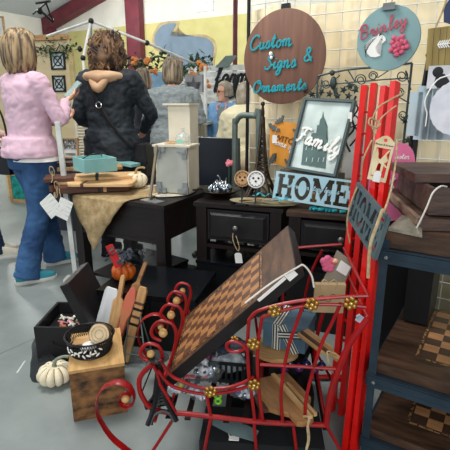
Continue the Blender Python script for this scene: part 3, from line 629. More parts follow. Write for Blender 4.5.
# 3 grey sweater woman
M=T(at(174,120,4.5).x,4.5,0)@RZ(4)
j=dict(sl=(-.2,0,1.36),sr=(.2,0,1.36),el=(-.27,-.02,1.09),er=(.28,.02,1.09),wl=(-.2,.2,1.0),wr=tuple(loc(M,at(196,110,4.62))),nl=(0,0,1),nr=(0,0,1))
r3,hc,Mh,s3,V=person('woman seen from behind in a loose heather grey knit sweater',M,1.66,j,skin,('sweater',greyk),('trousers',blk),vox=.012,build=1.2,coat=.02,hem=.74,shoes=(blk,blackp),wr=.012)
bob_hair(r3,hc,Mh,s3,hairg,len_=.115,w=.104,seed=21)
# 4 dark shirt, light hair
M=T(at(143,100,5.3).x,5.3,0)@RZ(-60)
r4,hc,Mh,s4,V=person('person in a dark shirt with light hair, half hidden behind the jacket woman',M,1.62,dict(wl=(-.2,.25,1.1),wr=(.2,.25,1.1),nl=(0,0,1),nr=(0,0,1)),skin,('shirt',darks),('trousers',blk),vox=.014,hem=.76,shoes=(blk,blackp))
bob_hair(r4,hc,Mh,s4,hairg,len_=.12,w=.112,seed=31,curl=0)
# 5 blue cardigan
M=T(at(225,120,5.2).x,5.2,0)@RZ(158)
r5,hc,Mh,s5,V=person('older woman facing us in a sky blue cardigan with short grey hair and glasses',M,1.47,dict(wl=(-.2,.1,.84),wr=(.2,.1,.84)),skin,('cardigan',bluec),('trousers',mat('grey_trousers',(120,124,130),.9)),vox=.011,hem=.74,head_yaw=-42,shoes=(blk,blackp),build=1.12,coat=.008)
bob_hair(r5,hc,Mh,s5,hairw,len_=.055,w=.108,seed=41,curl=0,front=.28)
m=MB(); m.prism([(-.05,1.40),(.05,1.40),(.06,1.2),(.035,.98),(-.035,.98),(-.06,1.2)],.115,.135); m.xf(Matrix.Scale(s5,4)); m.obj('undershirt',mat('grey_top',(134,142,146),.9),r5)
for q in(-1,1):
    m=MB(); m.tube([(q*.035,.07,1.435),(q*.07,.12,1.40),(q*.05,.14,1.35)],[.016,.018,.008],n=8); m.xf(Matrix.Scale(s5,4)); m.obj('collar',mat('pink_check_collar',(214,176,180),.9),r5)
m=MB(); R5=T(hc)@Mh
for q in(-1,1):
    m.tube([R5@Vector((q*.034+.024*math.cos(t),.1,.012+.017*math.sin(t))) for t in [k*PI/8 for k in range(16)]],.0028,closed=True,n=6); m.tube([R5@Vector((q*.058,.098,.016)),R5@Vector((q*.078,.0,.012))],.0025,n=6)
m.tube([R5@Vector((-.01,.102,.015)),R5@Vector((.01,.102,.015))],.0025,n=6); m.obj('glasses',ink,r5)
m=MB(); 
for q in(-1,1): m.ball(R5@Vector((q*.032,.083,.012)),.011,8)
m.obj('eyes',mat('eye_dark',(60,44,38),.3),r5)
# 6 cream jacket
M=T(at(246,120,3.95).x,3.95,0)@RZ(-12)
j=dict(sl=(-.19,.0,1.33),sr=(.19,.0,1.33),el=(-.27,.05,1.06),er=(.26,.05,1.06),wl=(-.2,.24,.95),wr=(.2,.24,.95),nl=(0,0,1),nr=(0,0,1),head=(0,.03,1.53))
r6,hc,Mh,s6,V=person('person in a cream jacket, back turned, between the black chair and brown disc',M,1.45,j,skin,('jacket',creamj),('trousers',blk),vox=.012,build=1.3,coat=.03,hem=.72,shoes=(blk,blackp))
bob_hair(r6,hc,Mh,s6,hairw,len_=.1,w=.108,seed=51)
# 7 person cut off by the left edge
q=gz(6,255); M=T(q.x-.13,q.y-.02,0)@RZ(-75)
j=dict(al=(-.09,.02,.09),ar=(.09,.1,.09),kr=(.1,.06,.49),el=(-.24,.0,1.1),wl=(-.2,.22,1.02),er=(.24,0,1.1),wr=(.2,.22,1.02),nl=(0,0,1),nr=(0,0,1))
r7,hc,Mh,s7,V=person('person cut by the left photo edge in a rose top, jeans and white sneakers',M,1.64,j,skin,('top',mat('rose_beige_top',(206,176,164),.9)),('jeans',mat('dark_denim',(30,52,86),.9,col2=(20,38,66),scale=6)),hem=.78,shoes=(shoew,soleW),vox=.011)
bob_hair(r7,hc,Mh,s7,hairc,len_=.14,w=.112,seed=61)
q=at(3,160,3.25); bg=thing('handbag','black handbag at the hip of the person cut by the left edge','bag',T(q)@RZ(-20)); m=MB(); m.box((0,0,0),(.2,.1,.2),taper=.8); m.bevel(.02,3); m.obj('pouch',mat('black_leather',(22,24,28),.4),bg); m=MB(); m.tube([(-.07,0,.1),(-.05,0,.3),(.0,-.02,.42),(.05,0,.3),(.07,0,.1)],.007,n=8,k=5); m.obj('strap',blackp,bg)
# ---------------------------------------------------------------- dark tables
TZ=.68
def dark_table(name,label,a,b,depth,drawer=None,topm=dark,cat='table',ap=.17,split=None,shelf=True):
    a=Vector(a);b=Vector(b); d=b-a; yaw=math.degrees(math.atan2(d.y,d.x)); w=d.length
    r=thing(name,label,cat,T(a.x,a.y,0)@RZ(yaw)); h=TZ
    m=MB(); m.box((w/2,depth/2,h-.0125),(w,depth,.025)); m.bevel(.004,1); m.obj('table_top',topm,r,smooth=None)
    for x,y in((.045,.045),(w-.045,.045),(.045,depth-.045),(w-.045,depth-.045)):
        m=MB(); m.box((x,y,(h-.025)/2),(.065,.065,h-.026)); m.bevel(.004,1); m.obj('leg',darkv,r,smooth=None)
    m=MB(); zc=h-.026-ap/2
    if not drawer: m.box((w/2,.028,zc),(w-.156,.022,ap))
    m.box((w/2,depth-.03,zc),(w-.156,.022,ap)); m.box((.035,depth/2,zc),(.022,depth-.156,ap)); m.box((w-.035,depth/2,zc),(.022,depth-.156,ap))
    m.box((w/2,.04,h-.026-ap-.012),(w-.156,.05,.022)); m.obj('apron',dark,r,smooth=None)
    if shelf:
        m=MB(); m.box((w/2,depth/2,.12),(w-.14,depth-.14,.02)); m.obj('lower_shelf',dark,r,smooth=None)
    return r,w,T(a.x,a.y,0)@RZ(yaw)
def bevel_panel(r,x0,x1,z0,z1,knob=True,y=.012):
    m=MB(); m.box(((x0+x1)/2,y+.03,(z0+z1)/2),(x1-x0,.05,z1-z0)); a=.03
    m.loft([[Vector((x,y+.006,z)) for x,z in((x0+.008,z0+.008),(x1-.008,z0+.008),(x1-.008,z1-.008),(x0+.008,z1-.008))],[Vector((x,y-.012,z)) for x,z in((x0+a,z0+a),(x1-a,z0+a),(x1-a,z1-a),(x0+a,z1-a))]])
    o=m.obj('drawer',mat('drawer_dark_stain',(40,38,40),.32,col2=(28,26,28),scale=6),r,smooth=None)
    if knob:
        m=MB(); m.lathe([(.006,0),(.006,.012),(.015,.018),(.017,.026),(.012,.034),(.003,.037)],16,M=RX(90),c=((x0+x1)/2,y-.012,(z0+z1)/2)); m.obj('knob',mat('pewter_knob',(120,118,116),.35,metal=.7),o)
    return o
t1,w1,M1=dark_table('side_table','dark wooden table under the burlap, block box and cutting boards',(-1.01,2.80,0),(-.35,2.463,0),.57,ap=.20)
t2,w2,M2=dark_table('drawer_table','dark drawer table with a pewter knob under the silver pumpkins and platter',(-.19,2.57,0),(.325,2.385,0),.42,drawer=1,ap=.23,shelf=False)
bevel_panel(t2,.085,w2-.085,TZ-.026-.20,TZ-.04)
t3,w3,M3=dark_table('drawer_table','worn topped drawer table under the teal strip and the HOME board',(.335,2.33,0),(.90,2.13,0),.37,drawer=1,topm=darktop,ap=.2,shelf=False)
bevel_panel(t3,.08,w3-.08,TZ-.026-.18,TZ-.045)
def tabletag(px,py,Y,label,w=.035,h=.05,string=None,roll=0,m_=paper,name='price_tag',hole=True,yaw=-20,lean=0,grp=None,holder=None):
    P=Pl(at(px,py,Y),yaw,lean,roll); r=thing(name,label,'tag',P.M,grp)
    ck_=.2*min(w,h) if w<.08 else .006
    m=MB(); m.prism([(-w/2,-h/2),(w/2,-h/2),(w/2,h/2-ck_),(w/2-ck_*1.2,h/2),(-w/2+ck_*1.2,h/2),(-w/2,h/2-ck_)],-.0008,.0008); m.obj('card',m_,r,smooth=None)
    if string:
        m=MB(); m.tube([P.Mi@at(*q) for q in string],.0018,n=5,k=5); m.obj('string',twine,r)
    return r
tabletag(238.5,258,2.33,'small white price tag hanging by twine from the pewter drawer knob',string=[(233,233,2.40),(233,240,2.37),(236,248,2.33),(238.5,251,2.325),(239,246,2.34),(236,236,2.38)],roll=-8,w=.042,h=.06)
# burlap cloth over the left corner of the first table
def cloth(name,label,rows_,m_,cat='cloth',amp=.006,thick=.003,seed=0,nu=18):
    """rows_: world-space guide lines, each the same number of points"""
    G_=[catmull(r,4) for r in rows_]; n=len(G_[0]); cols=[catmull([g[i] for g in G_],5) for i in range(n)]
    m=MB(); V=[]
    for i,c in enumerate(cols):
        V.append([m.b.verts.new(p+Vector((noise.noise(p*14+Vector((seed,0,0))),noise.noise(p*14+Vector((0,seed,3))),noise.noise(p*12)*.5))*amp) for p in c])
    for i in range(n-1):
        for k in range(len(V[0])-1): m.b.faces.new((V[i][k],V[i+1][k],V[i+1][k+1],V[i][k+1]))
    me=m.mesh(name,60); o=bpy.data.objects.new(name,me); COL.objects.link(o); me.materials.append(m_)
    so=o.modifiers.new('t','SOLIDIFY'); so.thickness=thick; so.offset=0; tag(o,label,cat); return o
f1=lambda u,v,z=0: M1@Vector((u,v,TZ+z))   # on table 1: along the front, back from the front
cloth('burlap_runner','tan burlap runner hanging off the dark table under the cutting boards',[
 [f1(.10,.46,.006),f1(.35,.46,.006),f1(.62,.42,.006)],[f1(.08,.2,.006),f1(.30,.2,.006),f1(.55,.22,.006)],[f1(.06,.004,.006),f1(.27,.004,.006),f1(.48,.01,.006)],
 [f1(.05,-.02,-.02),f1(.27,-.024,-.03),f1(.45,-.024,-.03)],[f1(.10,-.035,-.14),f1(.24,-.05,-.14),f1(.37,-.035,-.12)],[f1(.16,-.035,-.24),f1(.22,-.05,-.25),f1(.29,-.035,-.22)],[f1(.19,-.035,-.31),f1(.22,-.045,-.33),f1(.24,-.035,-.30)]],burlap,amp=.012,seed=3)
# stack of cutting boards
def board(label,P4,th,m_,name='cutting_board',stripes=None,handle=None,z0=0,group=None,hole=None):
    """P4: outline on the plane z=z0 (world xy)"""
    c=sum((Vector((p[0],p[1],0)) for p in P4),Vector())/len(P4); r=thing(name,label,'cutting board',T(c.x,c.y,z0),group)
    m=MB(); m.prism([(p[0]-c.x,p[1]-c.y) for p in P4],0,th,axis='z'); m.bevel(.003,2); m.obj('blade',m_,r,smooth=None); return r,c
def xy(px,py,z): q=gz(px,py,z); return (q.x,q.y)
Z=TZ+.012
def longboard(label,a,b,w,th,z,m_,stripes=(),handle=.16,hw=.035,yaw_extra=0):
    """board from a (handle end) to b, both (px,py) on height z"""
    A=gz(*a,z);B=gz(*b,z); d=(B-A); L_=d.length; an=math.atan2(d.y,d.x); r=thing('cutting_board',label,'cutting board',T(A.x,A.y,z)@Matrix.Rotation(an,4,'Z'))
    m=MB(); h=handle
    out=[(0,-hw*.75),(.02,-hw),(h*.7,-hw*.8),(h,-w/2+.01),(h+.03,-w/2),(L_-.02,-w/2),(L_,-w/2+.02),(L_,w/2-.02),(L_-.02,w/2),(h+.03,w/2),(h,w/2-.01),(h*.7,hw*.8),(.02,hw),(0,hw*.75)]
    m.prism(out,0,th,axis='z'); m.bevel(.0025,1); o=m.obj('blade',m_,r,smooth=None)
    for s0,s1,sm in stripes:
        m=MB(); m.box(((s0+s1)/2,0,th/2),(s1-s0,w+.001,th+.0012)); m.obj('inlaid_strip',sm,r,smooth=None)
    return r
longboard('thick dark striped cutting board, bottom of the stack on the burlap',(50,191),(130,187),.26,.045,TZ+.016,walnut,stripes=((.30,.32,dark),(.335,.355,maple)),handle=.06,hw=.06)
longboard('light maple cutting board lying across the dark striped board',(58,184),(135,184),.22,.02,TZ+.062,maple,stripes=((.18,.20,walnut),),handle=.10)
longboard('long pale cutting board with reddish handle under the teal box',(45,180),(142,176),.20,.02,TZ+.083,maple,stripes=((.0,.19,walnut),(.32,.34,dark)),handle=.16,hw=.03)
longboard('short tan cutting board behind the teal box, handle to the left',(57,171),(122,168),.16,.022,TZ+.104,pine,handle=.12,hw=.028)
longboard('small reddish cutting board, topmost at the left end of the stack',(50,166),(100,162),.13,.02,TZ+.127,walnut,handle=.12,hw=.03)
# loops of jute on the handles
for k,(px,py,l) in enumerate(((52,171,'loop of jute twine on the topmost cutting board handle'),(57,186,'loop of jute twine tying the tags to the lower board handles'))):
    m=MB(); q=at(px,py,2.78-.03*k); m.tube([q+Vector((.012*math.cos(t)*1.2,-.01*math.sin(t),.03*math.sin(t))) for t in [i*PI/6 for i in range(12)]],.0035,closed=True,n=6,k=2); m.tube([q,q+Vector((.005,-.02,-.05)),q+Vector((.0,-.03,-.07))],.003,n=6,k=3); tag(m.obj('twine_loop',twine),l,'twine')
tg=mat('printed_tag_card',(236,234,226),.7,col2=(200,200,196),scale=60,stretch=(.2,1,5),kind='noise',contrast=(.35,.5))
tabletag(51,206,2.70,'white printed card tag hanging left below the cutting boards',w=.115,h=.125,roll=-38,m_=tg,string=[(58,187,2.74),(56,193,2.72),(55,199,2.705)],yaw=-15)
tabletag(64,209,2.68,'white printed card tag hanging right below the cutting boards',w=.09,h=.13,roll=24,m_=tg,string=[(59,187,2.74),(60,194,2.70),(62,200,2.685)],yaw=-10)
# teal boxes
def open_box(name,label,M,w,d,h,t,m_,cat='box',lip=None,bottom=True):
    r=thing(name,label,cat,M); m=MB(); m.box((0,0,t/2),(w,d,t)); 
    for sx in(-1,1): m.box((sx*(w/2-t/2),0,h/2+t/2),(t,d,h-t)); m.box((0,sx*(d/2-t/2),h/2+t/2),(w-2*t,t,h-t))
    m.obj('shell',m_,r,smooth=None); return r
q=gz(94,180,TZ+.094); TBX=T(q.x-.005,q.y+.06,TZ+.148)@RZ(36); r=open_box('painted_box','open pale teal wooden box on top of the cutting boards',TBX,.21,.22,.085,.010,teal)
m=MB(); m.tube([(-.06,.06,.07),(-.03,.0,.10),(.03,-.01,.11),(.07,.05,.08)],.0028,n=6,k=6); tag(m.obj('cord',black,M=TBX),'thin dark cord curling out of the open teal box','cord')
q=gz(121,168,TZ+.1); m=MB(); m.box((0,0,0),(.26,.10,.022),RY(4)); m.bevel(.003,1); tag(m.obj('teal_board',teal,M=T(q.x,q.y+.08,TZ+.128)@RZ(-32),smooth=None),'flat pale teal board lying behind the open teal box','board')
# white pumpkin on the table
def pumpkin(name,label,c,R,H,m_,ribs=10,stem=(.0,0,1),stemm=None,seed=0,scale=1,yaw=0,lines=None):
    r=thing(name,label,'pumpkin',T(c)@RZ(yaw)); m=MB(); n=ribs*8; rg=[]
    for k in range(15):
        a=PI*k/14; rad=math.sin(a)**.8; z=-math.cos(a)
        q=[]
        for j in range(n):
            t=2*PI*j/n; rib=.80+.20*abs(math.cos(t*ribs/2))**.7; q.append(Vector((R*max(rad,.03)*rib*math.cos(t),R*max(rad,.03)*rib*math.sin(t),H/2+(z*H/2)*(.80+.2*(rib)) -(.12*H if rad<.35 and z>0 else 0)*(1-rad*2))))
        rg.append(q)
    m.loft(rg); body=m.obj('flesh',m_,r,60)
    if lines:
        m=MB()
        for i in range(ribs):
            t=(i+.5)*2*PI/ribs; P=[]
            for k in range(3,13):
                a=PI*k/14; rad=math.sin(a)**.8; P.append(Vector((R*rad*.805*math.cos(t),R*rad*.805*math.sin(t),H/2-math.cos(a)*H/2*.96)))
            m.tube(P,R*.035,n=5)
        m.obj('groove_stripe',lines,r)
    if stemm:
        m=MB(); m.tube([(0,0,H*.8),(0,0,H*1.0),(R*.15*stem[0],0,H*1.25),(R*.55*stem[0],0,H*(1.25+.25*stem[2])),(R*.8*stem[0],0,H*(1.2+.25*stem[2]))],[R*.2,R*.11,R*.09,R*.08,R*.1],n=8,k=4); m.obj('stem',stemm,r)
    return r
creamp=mat('cream_pumpkin',(232,222,196),.5,col2=(222,208,176),scale=8); stemm=mat('pumpkin_stem',(176,150,104),.8,col2=(140,112,70),scale=20)
q=gz(135,191,TZ+.0); pumpkin('pumpkin','small cream pumpkin on the table between cutting boards and block box',(q.x,q.y+.06,TZ+.012),.078,.105,creamp,stem=(1,0,.2),stemm=stemm,yaw=20)
# flat acrylic sheet at the table's front edge
q=gz(163,200,TZ); m=MB(); m.box((0,0,0),(.15,.07,.004)); tag(m.obj('acrylic_sheet',mat('glossy_sheet',(150,152,150),.08,metal=.2),M=T(M1@Vector((w1-.14,.08,TZ+.0022)))@RZ(-40),smooth=None),'glossy flat sheet on the dark table in front of the block box','sheet')
# cream cloth under the block box
c0=lambda px,py,z=.006:gz(px,py,TZ+z)
cloth('linen_cloth','cream linen cloth under the white block box',[[c0(140,186),c0(170,184),c0(199,184)],[c0(148,193),c0(175,191),c0(199,188)],[c0(158,197),c0(180,196),c0(192,193)]],cream,amp=.005,seed=9)
# block box with grey corner blocks
bx=at(173,190,2.78); BM=T(bx.x,bx.y,TZ+.014)@RZ(-17)
r=thing('block_box','white wooden box with grey building-block corners on the dark table','box',BM)
bw,bh,bd=.225,.292,.145
m=MB(); m.box((0,bd/2,bh/2),(bw,bd,bh)); m.bevel(.004,2); m.obj('case',cream,r,smooth=None)
m=MB(); m.box((0,-.004,bh/2),(bw-.02,.01,bh-.02)); m.obj('front_panel',mat('grey_brushed_panel',(188,190,180),.5,col2=(160,164,156),scale=5),r,smooth=None)
gb=mat('grey_block',(150,154,152),.6,col2=(124,130,130),scale=9)
for sx in(-1,1):
    for sz in(-1,1):
        m=MB(); cx=sx*(bw/2-.022); cz=bh/2+sz*(bh/2-.022)
        m.box((cx,-.014,cz),(.042,.022,.042)); m.box((cx-sx*.036,-.012,cz+sz*.006),(.028,.018,.03)); m.box((cx+sx*.0,-.012,cz-sz*.036),(.03,.018,.028)); m.box((cx,-.028,cz),(.022,.01,.022)); m.bevel(.002,1); m.obj('corner_block',gb,r,smooth=None)
m=MB(); m.box((.0,bd/2,bh+.006),(bw+.03,bd+.03,.012)); m.bevel(.003,1); m.obj('lid',cream,r,smooth=None)
ztop=TZ+.014+bh+.012
# leaning strip at its left
a=Vector(at(150,193,2.62)); a.z=TZ+.014; b=at(157,146,2.74)
m=MB(); m.bar(a,b,.012,.05,up=(0,1,0)); tag(m.obj('wood_strip',mat('grey_brown_strip',(140,124,100),.6),smooth=None),'narrow grey-brown strip leaning against the block box','strip')
# wooden paddles and glass cloche on its lid
m=MB(); 
def paddle(label,M,L_=.13,w=.03,th=.006,mm=pine):
    m=MB(); m.prism([(-w/2,0),(w/2,0),(w/2,L_*.5),(w*.22,L_*.6),(w*.22,L_*.95),(0,L_),(-w*.22,L_*.95),(-w*.22,L_*.6),(-w/2,L_*.5)],0,th,axis='z'); o=m.obj('wooden_paddle',mm,M=M,smooth=None); tag(o,label,'paddle'); return o
for k,(x,y,yw,l) in enumerate(((-.06,.03,-70,'flat wooden paddle lying foremost on the lid of the block box'),(-.075,.075,-62,'flat wooden paddle lying behind another on the lid of the block box'))):
    paddle(l,BM@T(x,y,bh+.0125+.007*k)@RZ(yw),.15,.032)
r=thing('glass_cloche','clear glass bell cloche standing on the block box','cloche',BM@T(.045,.08,bh+.0125))
m=MB(); m.lathe([(.052,0),(.054,.004),(.05,.03),(.043,.052),(.026,.068),(.008,.074),(.007,.086),(.013,.092),(.013,.10),(.004,.106)],24); m.obj('bell',mat('cloche_glass',(215,225,222),.08,alpha=.42,spec=.9),r)
m=MB(); m.box((0,-.052,.02),(.04,.003,.018)); m.obj('label',mat('mint_label',(130,206,180),.6),r,smooth=None)
m=MB(); m.lathe([(.056,0),(.056,-.0),(.056,.004),(.01,.005)],24); m.obj('base',cream,r)
# tall cream box behind
q=at(180,175,2.96); TBM=T(q.x,q.y,TZ+.002)@RZ(-26)
q2=at(181,104,2.96); hh=q2.z-TZ
r=thing('tall_box','tall cream wooden box with a flat lid behind the block box','box',TBM)
m=MB(); m.box((0,.06,hh/2),(.165,.11,hh-.02)); m.bevel(.003,1); m.obj('case',cream,r,smooth=None)
m=MB(); m.box((-.01,.055,hh-.004),(.20,.14,.012)); m.bevel(.002,1); m.obj('lid',cream,r,smooth=None)
# silver glass pumpkins in a dark bowl
bc=Vector((at(220,190,2.74).x,2.74,TZ+.001)); r=thing('bowl','dark shallow metal bowl holding silver glass pumpkins','bowl',T(bc))
m=MB(); m.lathe([(.03,0),(.05,.004),(.09,.02),(.135,.045),(.132,.047),(.088,.026),(.048,.01),(.0,.008)],28); m.obj('dish',mat('aged_bronze',(70,62,50),.35,metal=.7),r)
m=MB(); m.tube([(-.11,0,.042),(-.13,-.01,.05),(-.15,-.02,.044),(-.17,-.03,.046)],.006,n=8,k=4); m.obj('handle',mat('aged_bronze',(70,62,50),.35,metal=.7),r)
for k,(x,y,R,l) in enumerate(((-.035,-.03,.042,'silver glass pumpkin in the bowl, front left'),(.035,-.02,.045,'silver glass pumpkin in the bowl, front right'),(0,.035,.05,'silver glass pumpkin at the back of the bowl'))):
    pumpkin('glass_pumpkin',l,bc+Vector((x,y,.018)),R,R*1.5,silver,ribs=8,stem=(.6,0,.6),stemm=mat('silver_stem',(150,156,160),.2,metal=.9),yaw=k*70)
m=MB(); 
pkb=thing('fabric_flower','small pink fabric flower behind the silver pumpkins','flower',T(at(229,163,2.82)))
for i in range(9): t=i*2.4; m.ball((.016*math.cos(t)*(i/9+.3),.01*math.sin(t),.012*math.sin(t)*(i/9+.3)),.012,8,(1,.6,1))
m.obj('petals',mat('coral_pink_felt',(224,130,140),.9),pkb); m=MB(); m.tube([(0,0,0),(0,.005,-(pkb.location.z-TZ))],.003,n=6); m.obj('stem',leafm,pkb)
# beige stack of bowls / paper behind
tanp=mat('crumpled_tan_paper',(196,176,146),.9,col2=(176,152,120),scale=7)
q=gz(246,178,TZ); m=MB(); m.lathe([(.05,0),(.07,.03),(.075,.07),(.06,.10),(.03,.12),(.002,.12)],16); m.disp(.022,16,3); tag(m.obj('paper_bundle',tanp,M=T(q.x+.03,q.y+.22,TZ+.004)),'crumpled tan paper bundle behind the round faced ornaments','paper')
# two round ornaments with faces
def face_disc(label,px,py,Y,R,m_,yaw=-12):
    P=Pl(at(px,py,Y),yaw,-10); P_=P.M; r=thing('round_ornament',label,'ornament',P_)
    m=MB(); m.lathe([(.001,-.006),(R,-.006),(R,.006),(.001,.006)],28,M=RX(90)); m.obj('disc',m_,r)
    m=MB(); m.tube([Vector((R*.82*math.cos(t),-.008,R*.82*math.sin(t))) for t in [k*PI/12 for k in range(24)]],.0016,closed=True,n=5)
    for k in range(12): t=k*PI/6; m.bar((R*.66*math.cos(t),-.0075,R*.66*math.sin(t)),(R*.78*math.cos(t),-.0075,R*.78*math.sin(t)),.003,.002)
    for x,z in((-.3,.15),(.3,.15),(0,-.22)): m.lathe([(.001,0),(R*.13,0),(R*.13,.002),(.001,.002)],10,M=RX(90),c=(x*R,-.006,z*R))
    m.obj('painted_marks',ink,r)
    z=P.o.z-TZ; m=MB(); Mi=P_.inverted()
    m.box((0,0,-(z)+.006),(.06,.05,.01)); m.bar((0,.008,-z+.006),(0,.008,-R*.3),.008,.006); m.obj('easel_foot',ink,r,smooth=None); return r
face_disc('round natural wood ornament with dark dots, left of the white one',242.5,178.5,2.50,.047,pine)
face_disc('round white ornament with dark dots in front of the wire tower',256,179.5,2.47,.049,paper)
# wire tower candle holder (three dimensional lattice tower)
def lattice_tower(name,label,M,H,B,m_,r=.003,top=True,cat='tower',dish=False,curl=False):
    R=thing(name,label,cat,M)
    prof=[(0,B),(.12,B*.72),(.25,B*.46),(.34,B*.34),(.36,B*.32),(.6,B*.20),(.8,B*.12),(1.0,B*.06)]
    def hw(t):
        for (a,x),(b,y) in zip(prof,prof[1:]):
            if a<=t<=b: return x+(y-x)*(t-a)/(b-a)
        return prof[-1][1]
    for sx,sy in((-1,-1),(1,-1),(1,1),(-1,1)):
        m=MB(); m.tube([(sx*hw(t),sy*hw(t),t*H) for t in (0,.06,.12,.18,.25,.34,.45,.6,.8,1)],r*1.4,n=6); m.obj('leg',m_,R)
    m=MB(); N=13
    for k in range(N):
        a,b=.25+(.74*k/N),.25+.74*(k+1)/N; x,y=hw(a),hw(b)
        for sx,sy,tx,ty in((-1,-1,1,-1),(1,-1,1,1),(1,1,-1,1),(-1,1,-1,-1)):
            m.tube([(sx*x,sy*x,a*H),(tx*y,ty*y,b*H)],r*.7,n=4); m.tube([(tx*x,ty*x,a*H),(sx*y,sy*y,b*H)],r*.7,n=4)
    for sx,sy,ax in((0,-1,0),(0,1,0),(1,0,1),(-1,0,1)):   # base arches
        P=[]
        for k in range(9):
            t=PI*k/8; x=B*.74*math.cos(t); z=H*.17*math.sin(t); w=hw(min(.25,z/H)); P.append((x,sy*w,z) if ax==0 else (sx*w,x,z))
        m.tube(P,r,n=5)
    m.obj('lattice',m_,R)
    m=MB()
    for t,g in((.25,1.15),(.36,1.15),(.60,1.2),(.97,1.9)):
        w=hw(t)*g; m.box((0,0,t*H),(2*w,2*w,H*.016))
    m.obj('platform',m_,R,smooth=None)
    if top:
        m=MB(); w=hw(1)*1.2
        for k in range(6): a=k*PI/3; m.tube([(w*math.cos(a),w*math.sin(a),H),(w*1.3*math.cos(a),w*1.3*math.sin(a),H*1.05),(w*.9*math.cos(a),w*.9*math.sin(a),H*1.10),(0,0,H*1.14)],r*.7,n=5,k=3)
        m.ball((0,0,H*1.15),r*2.4,8); m.obj('lantern_top',m_,R)
    if dish:
        m=MB(); m.lathe([(.004,H),(.006,H*1.05),(.034,H*1.09),(.036,H*1.10),(.03,H*1.10),(.002,H*1.06)],18); m.obj('candle_dish',m_,R)
    return R
q=at(261,188,2.70); brz=mat('bronze_wire',(86,74,62),.4,metal=.7,col2=(50,42,36),scale=30)
lt_=lattice_tower('tower_figure','bronze wire lattice tower on the table below the brown disc',T(q.x,q.y,TZ+.001)@RZ(-20),.49,.086,brz,.0056)
# platter of wooden tags
q=gz(265,201,TZ); pc=Vector((q.x,q.y,TZ+.001)); pc=Vector((at(264,199,2.50).x,2.50,TZ+.001))
r=thing('platter','oval platter with a light rim holding wooden tags and teal ribbon','platter',T(pc)@RZ(-18)); m=MB()
E=lambda a,z:[Vector((a*.205*math.cos(t),a*.095*math.sin(t),z)) for t in [k*PI/24 for k in range(48)]]
m.loft([E(.55,0),E(.7,.002),E(.97,.014),E(1,.018),E(.95,.018),E(.68,.007),E(.02,.005)]); m.obj('dish',mat('pale_horn_rim',(170,160,128),.4,col2=(140,128,98),scale=12),r)
PM=T(pc)@RZ(-18)
random.seed(3)
for k,(x,y,a,mm,l) in enumerate(((-.10,-.01,40,walnut,'dark wooden tag lying crosswise at the left of the platter'),(-.02,.01,-15,pine,'pale wooden tag in the middle of the platter'),(.05,-.02,20,mat('grey_tag',(150,146,136),.6),'grey tag lying under the teal ribbon on the platter'),(-.05,-.035,10,kraft,'kraft tag at the front of the platter'),(.1,.02,-30,paper,'white tag at the right of the platter'))):
    m=MB(); m.prism([(-.045,-.014),(.03,-.014),(.045,0),(.03,.014),(-.045,.014)],0,.004,axis='z'); tag(m.obj('wooden_tag',mm,M=PM@T(x,y,.0185+.0045*k)@RZ(a),smooth=None),l,'tag')
m=MB()
for x,y,a in((.12,-.03,0),(.14,.0,40),(-.02,.055,10)):
    P=[Vector((x-.06+.02*i,y+.012*math.sin(i*1.7+a),.045+.01*math.sin(i*2.1+a))) for i in range(7)]; m.tube(P,.010,n=6,k=4,nrm=(0,0,1),flat=(.15,1))
tag(m.obj('teal_ribbon',mat('teal_satin',(74,176,190),.4,col2=(48,150,168),scale=20),M=PM),'loops of teal ribbon on the platter beside the HOME board','ribbon')
# teal script strip lying in front of the HOME board
q=Vector((at(322,211,2.34).x,2.34,TZ+.001)); o=scriptmesh('home',.075,.007,flat=1.2,sp=1.2); o.xf(RX(-88)); tag(o.obj('script_cutout',tealb,M=T(q+Vector((.02,-.035,.01)))@RZ(-24)),'teal cursive cut-out lying in front of the HOME board','cut-out')
def homecut(w,h,dep=.03):
    H_=[(0,0),(.42,0),(.42,.14),(.34,.14),(.34,.42),(.66,.42),(.66,.14),(.58,.14),(.58,0),(1,0),(1,.14),(.92,.14),(.92,.86),(1,.86),(1,1),(.58,1),(.58,.86),(.66,.86),(.66,.58),(.34,.58),(.34,.86),(.42,.86),(.42,1),(0,1),(0,.86),(.08,.86),(.08,.14),(0,.14)]
    M_=[(0,0),(.32,0),(.32,.14),(.24,.14),(.24,.62),(.5,.1),(.76,.62),(.76,.14),(.68,.14),(.68,0),(1,0),(1,.14),(.94,.14),(.94,.86),(1,.86),(1,1),(.74,1),(.5,.5),(.26,1),(0,1),(0,.86),(.06,.86),(.06,.14),(0,.14)]
    E_=[(0,0),(1,0),(1,.34),(.86,.34),(.82,.14),(.36,.14),(.36,.42),(.6,.42),(.6,.34),(.7,.34),(.7,.66),(.6,.66),(.6,.58),(.36,.58),(.36,.86),(.82,.86),(.86,.68),(1,.68),(1,1),(0,1),(0,.86),(.1,.86),(.1,.14),(0,.14)]
    m=MB(); tot=[.235,.215,.285,.205]; gap=(1-sum(tot))/3; x=-w/2
    for L_,wd in zip((H_,None,M_,E_),tot):
        if L_: m.prism([(x+u*wd*w,-h/2+v*h) for u,v in L_],-dep,dep)
        else:
            cx=x+wd*w/2; a,b=wd*w/2,h/2; n=28
            e=lambda k,y:[Vector((cx+a*k*math.cos(t),y,b*(k if k>.9 else k*1.3)*math.sin(t))) for t in [2*PI*i/n for i in range(n)]]
            m.loft([e(1,-dep),e(.5,-dep),e(.5,dep),e(1,dep)],closed=True)
        x+=(wd+gap)*w
    return m.mesh('opening')
